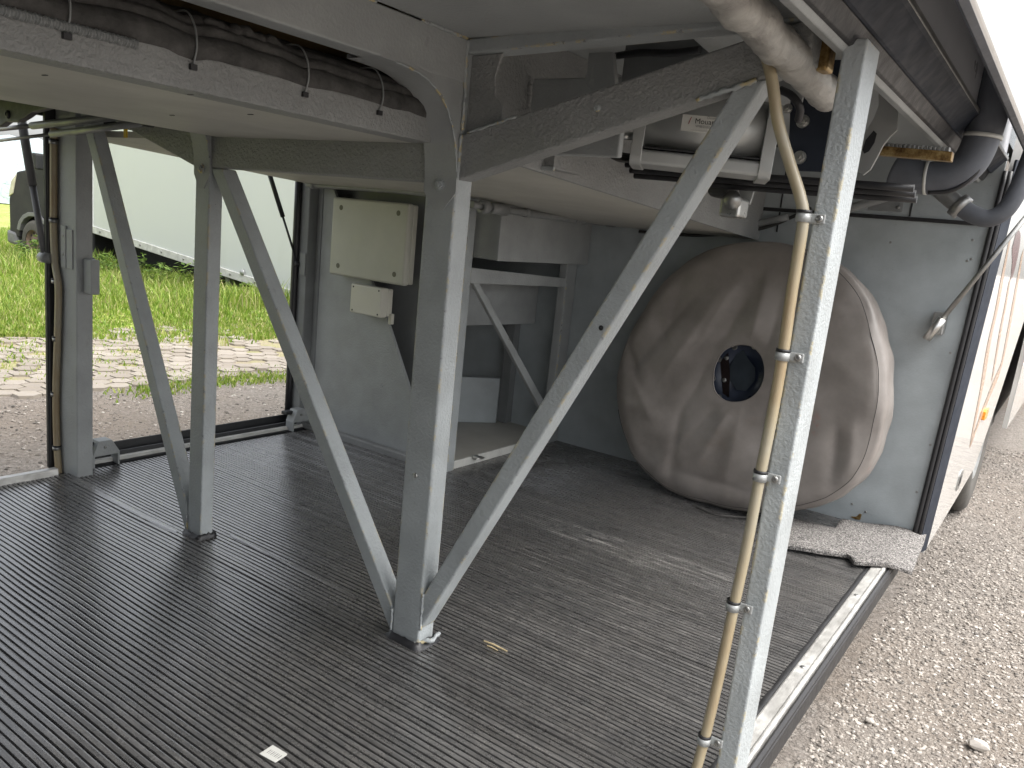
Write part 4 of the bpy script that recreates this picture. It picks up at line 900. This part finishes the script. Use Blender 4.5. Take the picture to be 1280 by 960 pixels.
for j in range(NR+1):
    t = j/NR; ring = []
    for i in range(NA):
        a = 2*math.pi*i/NA; aa = a if a <= math.pi else a-2*math.pi
        hx, hz = hcx+np.interp(aa, ha, hr)*math.cos(a), hcz+np.interp(aa, ha, hr)*math.sin(a)
        R_ = outline(aa)-.016; ox, oz = R_*math.cos(a), R_*math.sin(a)
        x, z = hx+(ox-hx)*t, hz+(oz-hz)*t
        e_ = max(0., (t-.88)/.12)
        bul = .014*math.sin(math.pi*min(1, .12+t*.70))**.8 - .014*e_**2.2 - .008*(1-t)**3
        hgt = bul+foldh(x, z)*(min(1, t*8))*(1-.55*e_**2)
        ring.append(bm.verts.new(O+vx*x+vz*z+PN*hgt))
    rings.append(ring)
back = -PN
for k, (d, dr) in enumerate(((.010, .008), (.022, .0135), (.05, .016), (.09, .016), (.14, .015), (.19, .010), (.225, .002), (.245, -.03), (.25, -.09))):
    ring = []
    for i in range(NA):
        a = 2*math.pi*i/NA; aa = a if a <= math.pi else a-2*math.pi
        wr = .003*math.sin(a*11+k*.5+2*math.sin(a*3))*math.sin(a*4.3+1)+.0015*math.sin(a*29+k*.9)
        R_ = outline(aa)-.016+dr+wr*(1 if 1 < k < 8 else .3); z_ = R_*math.sin(a)
        p = O+vx*R_*math.cos(a)+vz*z_+back*d
        if p.z < .008: p.z = .008
        ring.append(bm.verts.new(p))
    rings.append(ring)
for a, b in zip(rings, rings[1:]):
    for i in range(NA): bm.faces.new((a[i], a[(i+1) % NA], b[(i+1) % NA], b[i]))
for r_ in rings[:NR+1]:
    for v in r_:
        if v.co.z < .006: v.co.z = .006
cov = fin('cover', bm, MT['vinyl'], sw, True)
rg = bmesh.new(); tube_bm(rg, [O+vx*((outline(a if a <= math.pi else a-2*math.pi)-.020-.008*(1 if math.cos(a) > .5 else 0)+.004*math.sin(a*9))*math.cos(a))+vz*((outline(a if a <= math.pi else a-2*math.pi)-.020)*math.sin(a))+PN*(.010+.001*math.sin(a*13)) for a in np.linspace(-2.7, 1.35, 160)], .0012, 6); fin('seam', rg, MT['stitch'], cov, True)
rg = bmesh.new(); tube_bm(rg, [O+vx*(hcx+np.interp(a if a <= math.pi else a-2*math.pi, ha, hr)*math.cos(a))+vz*(hcz+np.interp(a if a <= math.pi else a-2*math.pi, ha, hr)*math.sin(a))+PN*(-.010) for a in np.linspace(0, 2*math.pi, 60)], .003, 8); fin('hole_hem', rg, MT['vinyl'], cov, True)
rim = lathe('rim', [(.07, .02), (.07, .085), (.06, .088), (.062, .17), (.08, .2), (.05, .24), (.03, .26)], O, back, MT['rim_paint'], sw, 36)
lathe('tyre', [(.03, .26), (.02, .34), (.03, .43), (.06, .475), (.12, .49), (.18, .475), (.21, .43), (.22, .34), (.20, .26)], O, back, MT['tyre'], sw, 48)
hq = [onfront(*q)+back*.060-O for q in ((906, 458), (914, 441), (923, 437), (929, 448), (938, 460), (937, 476), (926, 489), (914, 487), (906, 474))]
bm = bmesh.new(); bm.faces.new([bm.verts.new(O+q) for q in hq]); bmesh.ops.solidify(bm, geom=bm.faces[:], thickness=.003); hd = fin('hub_patch', bm, MT['hub_blue'], sw)  # flat blue-grey leaf shape set inside the cover hole
bq = [onfront(*q)+back*.058-O for q in ((894, 452), (904, 440), (906, 470), (905, 497), (897, 492))]
bm = bmesh.new(); bm.faces.new([bm.verts.new(O+q) for q in bq]); bmesh.ops.solidify(bm, geom=bm.faces[:], thickness=.003); rb = fin('rust_band', bm, MT['rust_dark'], hd)
for q in ((902, 447), (899, 475)): screw('wheel_nut', onfront(*q)+back*.054, -back, .009, .004, MT['dull_steel'], hd)
for k in range(10):
    a = 2*math.pi*k/10+.2; screw('bolt_hole', O+vx*.128*math.cos(a)+vz*.128*math.sin(a)+back*.0605, -back, .012, .001, MT['dull_steel'], rim)
bm = bmesh.new(); tube_bm(bm, smoothpath([at_z(870, 634, .010), at_z(893, 643, .012), at_z(920, 646, .012), at_z(950, 648, .008)], 6), .004, 6); fin('tie_strap', bm, MT['stitch'], sw, True)

# ================================================================== LOOSE THINGS
def carpet():
    pts = [at_z(a, b, .0) for a, b in ((975, 652), (1010, 660), (1043, 668), (1047, 660), (1052, 656), (1100, 663), (1135, 668), (1157, 672), (1154, 682), (1146, 700), (1140, 717), (1102, 714), (1066, 711), (1062, 704), (1057, 701), (1020, 697), (960, 685))]
    bm = bmesh.new()
    top = [bm.verts.new((p.x, p.y, .030)) for p in pts]; bot = [bm.verts.new((p.x, p.y, .017)) for p in pts]
    ft = bm.faces.new(top); bm.faces.new(list(reversed(bot)))
    for i in range(len(pts)): bm.faces.new((top[i], bot[i], bot[(i+1) % len(pts)], top[(i+1) % len(pts)]))
    bmesh.ops.triangulate(bm, faces=[f for f in bm.faces if len(f.verts) > 4])
    bmesh.ops.subdivide_edges(bm, edges=bm.edges, cuts=5, use_grid_fill=True)
    for v in bm.verts:
        v.co.z += .004*math.sin(v.co.x*21)*math.sin(v.co.y*17)+random.uniform(-.0008, .0008); v.co.x += random.uniform(-.001, .001); v.co.y += random.uniform(-.001, .001)
        if v.co.x > -.36: v.co.z -= .25*(v.co.x+.36)
        v.co.z -= .004
    o = fin('carpet_offcut', bm, MT['carpet'], None, True)
    o['label'] = 'speckled grey carpet offcut lying over the end of the sill'; o['category'] = 'carpet'; return o
carpet()
# paper sticker with faint print
pp = [at_z(a, b, .0035) for a, b in ((324, 942), (341, 931), (359, 942), (358, 944), (344, 953))]
st = thing('paper_sticker', tuple(sum(pp, Vector())/5), 'small white paper sticker lying on the black ribbed floor', 'sticker')
prism('paper', [(p.x, p.y) for p in pp], 'Z', .0026, .0034, MT['white_label'], st, b=0)
c0 = sum(pp, Vector())/5; ux = (pp[2]-pp[0]).normalized(); 
e1 = (pp[1]-pp[0]).normalized(); e2 = (pp[4]-pp[0]).normalized()
for k in range(7):
    b0 = pp[0]+e1*.010+e2*(.008+.0045*k); w_ = .001 if k % 2 else .0016
    q_ = [b0, b0+e1*.011, b0+e1*.011+e2*w_, b0+e2*w_]
    prism('printed_bar', [(p.x, p.y) for p in q_], 'Z', .0035, .0036, MT['ink_grey'], st, b=0)
for (a, b, c, d, lab) in (((605, 801), (634, 814), .0022, .004, 'longer pale wood splinter on the floor mat by the centre post'), ((609, 807), (622, 813), .0016, .003, 'shorter pale wood splinter on the floor mat by the centre post')):
    p, q = at_z(*a, .004), at_z(*b, .004); bm = bmesh.new(); tube_bm(bm, [p, p.lerp(q, .4)+Vector((0, 0, .0015)), q], lambda i, t: c*(.4+.8*math.sin(math.pi*min(.9, t+.15))), 5); o = fin('wood_splinter', bm, MT['splinter']); o['label'] = lab; o['category'] = 'splinter'

# ================================================================== BOX TRUCK beyond the far side
TA, TB = CAM+ray(112, 288)*13.0, CAM+ray(368, 372)*11.0; ZB = TA.z
tu = (TB-TA); TL = tu.length; tu.normalize(); tn = Vector((tu.y, -tu.x, 0)).normalized()
if tn.dot(CAM-TA) > 0: tn = -tn                      # tn points away from camera (truck depth)
truck = thing('box_truck', tuple(TA), 'dark grey cab box truck with dirty white cargo body parked in the grass', 'truck')
def tk(u_, d_, z_): return TA+tu*(u_*1.2 if u_ < 0 else u_)+tn*d_+Vector((0, 0, z_-ZB))
def tprism(name, pts, d0, d1, mat, parent=truck, b=.01, seg=2):
    """profile (along, z) extruded through the truck's depth"""
    bm = bmesh.new(); a = [bm.verts.new(tk(u_, d0, z_)) for u_, z_ in pts]; c = [bm.verts.new(tk(u_, d1, z_)) for u_, z_ in pts]
    bm.faces.new(a); bm.faces.new(list(reversed(c)))
    for i in range(len(pts)): bm.faces.new((a[i], c[i], c[(i+1) % len(pts)], a[(i+1) % len(pts)]))
    bmesh.ops.recalc_face_normals(bm, faces=bm.faces); bev(bm, b, seg, .3)
    return fin(name, bm, mat, parent)
LB = TL+1.2; gzt = ZB-.90
cargo = tprism('cargo_box', [(0, ZB), (LB, ZB), (LB, ZB+2.4), (0, ZB+2.4)], 0, 2.2, MT['cargo_white'], b=.02)
tprism('lower_rail', [(-.01, ZB-.02), (LB+.01, ZB-.02), (LB+.01, ZB+.09), (-.01, ZB+.09)], -.02, .02, MT['white_trim'], cargo, .005)
tprism('corner_post', [(-.02, ZB), (.10, ZB), (.10, ZB+2.4), (-.02, ZB+2.4)], -.015, .05, MT['cargo_white'], cargo, .01)
for k in range(int(LB/.5)): q = tk(.3+k*.5, -.021, ZB+.035); screw('rivet', q, -tn, .018, .01, MT['dull_steel'], cargo)
q = tk(TL-1.0, -.02, ZB+.12); lathe('lamp_housing', [(0, 0), (0, .045), (.015, .04), (.015, 0)], q, -tn, MT['cast_alu'], cargo, 16)
tprism('chassis', [(-1.9, gzt+.30), (LB-.2, gzt+.30), (LB-.2, ZB-.03), (-1.9, ZB-.03)], .6, 1.6, MT['van_black'], b=.02)
tprism('mudguard', [(TL-1.5, ZB-.03), (TL-1.45, ZB-.30), (TL-1.35, ZB-.45), (TL-1.28, ZB-.45), (TL-1.36, ZB-.28), (TL-1.40, ZB-.03)], .1, .6, MT['van_trim'], b=.01)
# cab: side profile running forwards (negative along)
g0 = gzt
cabp = [(-.06, g0+.35), (-.06, ZB+1.6), (-.62, ZB+1.6), (-.85, ZB+1.5), (-1.28, ZB+.80), (-1.42, ZB+.72), (-1.86, ZB+.58), (-2.0, ZB+.42), (-2.08, ZB+.05), (-2.08, g0+.35), (-1.84, g0+.33), (-1.80, g0+.56), (-1.66, g0+.78), (-1.44, g0+.84), (-1.22, g0+.78), (-1.06, g0+.56), (-1.0, g0+.33)]
cab = tprism('cab', cabp, .12, 1.95, MT['van_grey'], b=.03, seg=3)
tprism('side_window', [(-.25, ZB+.70), (-.25, ZB+1.42), (-.6, ZB+1.42), (-.78, ZB+1.34), (-1.13, ZB+.74)], .105, .13, MT['van_glass'], cab, .01)
tprism('windscreen', [(-.87, ZB+1.47), (-1.26, ZB+.83), (-1.285, ZB+.835), (-.89, ZB+1.49)], .25, 1.82, MT['van_glass'], cab, .005)
tprism('door_line', [(-.24, gzt+.45), (-.225, gzt+.45), (-.225, ZB+1.45), (-.24, ZB+1.45)], .112, .125, MT['van_black'], cab, 0); tprism('door_line', [(-1.10, gzt+.80), (-1.09, gzt+.80), (-1.09, ZB+.70), (-1.10, ZB+.70)], .112, .125, MT['van_black'], cab, 0)
tprism('door_handle', [(-.50, ZB+.52), (-.30, ZB+.52), (-.30, ZB+.56), (-.50, ZB+.56)], .09, .125, MT['van_trim'], cab, .008)
tprism('side_sill', [(-.05, gzt+.26), (-.98, gzt+.26), (-.98, gzt+.46), (-.05, gzt+.46)], .10, .2, MT['van_trim'], cab, .02)
tprism('headlight', [(-1.86, ZB+.54), (-2.0, ZB+.38), (-2.07, ZB+.10), (-1.96, ZB+.18)], .105, .45, MT['headlamp'], cab, .01)
tprism('bumper', [(-2.14, gzt+.18), (-2.14, gzt+.42), (-1.90, gzt+.42), (-1.88, gzt+.18)], .10, 1.97, MT['van_trim'], cab, .05)
arch = [(-1.42+.45*math.cos(math.radians(a)), gzt+.40+.47*math.sin(math.radians(a))) for a in range(10, 171, 20)]; arch += [(-1.42+.38*math.cos(math.radians(a)), gzt+.40+.40*math.sin(math.radians(a))) for a in range(170, 9, -20)]
tprism('arch_trim', arch, .095, .2, MT['van_trim'], cab, .008)
m_ = tprism('mirror', [(-1.18, ZB+.74), (-1.05, ZB+.74), (-1.05, ZB+1.0), (-1.18, ZB+1.0)], -.12, .08, MT['van_black'], cab, .03)
def twheel(u_):
    c_ = tk(u_, .06, gzt+.37); o = lathe('wheel', [(0, .20), (-.0, .30), (.03, .355), (.06, .37), (.17, .37), (.20, .355), (.22, .30)], c_, tn, MT['dusty_tyre'], truck, 32)
    lathe('rim', [(.01, .20), (.03, .18), (.07, .17), (.05, .12), (.03, .08), (.03, 0)], c_, tn, MT['rust_rim'], o, 24)
    for k in range(10): a = 2*math.pi*k/10; screw('rim_hole', c_+tu*.14*math.cos(a)+Vector((0, 0, .14*math.sin(a)))+tn*.056, -tn, .022, .003, MT['van_black'], o)
twheel(-1.42); twheel(TL-.7)

# tall weeds in front of the truck
pts, hts = [], []
for k in range(6500):
    u_ = rng.uniform(-2.4, TL+.4); d_ = -.10-abs(rng.normal(0, .75)); p = tk(u_, d_, 0)
    cl = .5+.5*math.sin(u_*2.3)*math.sin(u_*.9+1); pts.append((p.x, p.y)); hts.append((.12+.28*cl*rng.random()+.06*rng.random())*(.45 if u_ < 0 else 1))
o = blades('tall_grass', pts, hts, MT['grass_blade'], (.005, .012), .7); o['label'] = 'tall uncut grass along the foot of the box truck'; o['category'] = 'grass'
vs, fs = [], []; n = 0
for k in range(46):
    u_ = rng.uniform(-1.0, TL); d_ = -rng.uniform(.1, .8); b_ = tk(u_, d_, 0); bz = ground_z(b_.x, b_.y); h = rng.uniform(.22, .46)
    for s in range(34):
        t = rng.random()**.8; a = rng.uniform(0, 6.28); sp2 = .04+.12*t*(1.2-t); c_ = Vector((b_.x+math.cos(a)*sp2*rng.random()*1.5, b_.y+math.sin(a)*sp2*rng.random()*1.5, bz+h*t)); L1 = rng.uniform(.03, .065); a2 = rng.uniform(0, 6.28); tl = rng.uniform(-.4, .7)
        dv = Vector((math.cos(a2), math.sin(a2), tl)).normalized()*L1; sv = Vector((-math.sin(a2), math.cos(a2), rng.uniform(-.4, .4)))*L1*.45
        vs += [tuple(c_-dv), tuple(c_+sv), tuple(c_+dv), tuple(c_-sv)]; fs.append((n, n+1, n+2, n+3)); n += 4
me = bpy.data.meshes.new('weeds'); me.from_pydata(vs, [], fs); o = link('weeds', me, MT['weed_leaf']); o['kind'] = 'stuff'; o['label'] = 'broad leaved green weeds below the white cargo body'; o['category'] = 'weeds'

# polytunnel behind the truck
c0 = CAM+ray(-20, 235)*42; ax = Vector((.45, .89, 0)).normalized(); sx_ = Vector((-ax.y, ax.x, 0))
pt = thing('polytunnel', (c0.x, c0.y, -.3), 'pale plastic film polytunnel behind the truck', 'greenhouse')
bm = bmesh.new(); rows = []
for i in range(31):
    row = []
    for k in range(15):
        a = math.pi*k/14; s = ax*(-9+i*.6); r_ = 3.6*(1-.03*math.cos(i*math.pi))*(1+.015*math.sin(i*2.1+k)); row.append(bm.verts.new((c0.x+s.x+sx_.x*r_*math.cos(a), c0.y+s.y+sx_.y*r_*math.cos(a), -.3+r_*.95*math.sin(a))))
    rows.append(row)
for a, b in zip(rows, rows[1:]):
    for k in range(14): bm.faces.new((a[k], a[k+1], b[k+1], b[k]))
fin('film_cover', bm, MT['film'], pt, True)
for i in range(0, 31, 5):
    s = ax*(-9+i*.6); tube('hoop', [(c0.x+s.x+sx_.x*3.64*math.cos(math.pi*k/14), c0.y+s.y+sx_.y*3.64*math.cos(math.pi*k/14), -.3+3.5*math.sin(math.pi*k/14)) for k in range(15)], .04, MT['hoop_steel'], pt, 6, 1)
# distant trees beyond the rear of the bus and past the verge
def tree(px, dist, h, lab):
    d = ray(px, 300); d.z = 0; d.normalize(); b_ = Vector((d.x*dist, d.y*dist, GZ))
    t = thing('tree', tuple(b_), lab, 'tree', 'distant trees')
    bm = bmesh.new(); tube_bm(bm, [b_, b_+Vector((.1, 0, h*.3)), b_+Vector((0, .1, h*.6))], lambda i, t_: h*.025*(1-.3*i), 8)
    for k in range(5):
        a = k*1.26; s0 = b_+Vector((0, 0, h*(.3+.05*k))); tube_bm(bm, [s0, s0+Vector((math.cos(a)*h*.12, math.sin(a)*h*.12, h*.12)), s0+Vector((math.cos(a)*h*.22, math.sin(a)*h*.22, h*.2))], lambda i, t_: h*.010*(1-.3*i), 6)
    fin('trunk', bm, MT['plywood'], t)
    n = 2600; v = rng.normal(0, 1, (n, 3)); v /= np.linalg.norm(v, axis=1)[:, None]; r_ = rng.random(n)**.4; cl = 1+.25*np.sin(v[:, 0]*5+1)*np.sin(v[:, 1]*4)+.2*np.sin(v[:, 2]*6)
    P = v*(r_*cl)[:, None]*np.array([h*.33, h*.33, h*.36])+np.array([b_.x, b_.y, GZ+h*.62]); D = rng.normal(0, 1, (n, 3)); D /= np.linalg.norm(D, axis=1)[:, None]; S = np.cross(D, rng.normal(0, 1, (n, 3))); S /= np.linalg.norm(S, axis=1)[:, None]; q = h*.028
    V = np.stack([P-D*q, P+S*q*.5, P+D*q, P-S*q*.5], 1).reshape(-1, 3); me = bpy.data.meshes.new('crown'); me.from_pydata(V.tolist(), [], np.arange(n*4).reshape(-1, 4).tolist()); link('crown', me, MT['tree_leaf'], t)
tree(1290, 45, 7, 'nearer leafy tree far beyond the rear of the bus'); tree(1360, 60, 9, 'farther leafy tree far beyond the rear of the bus')
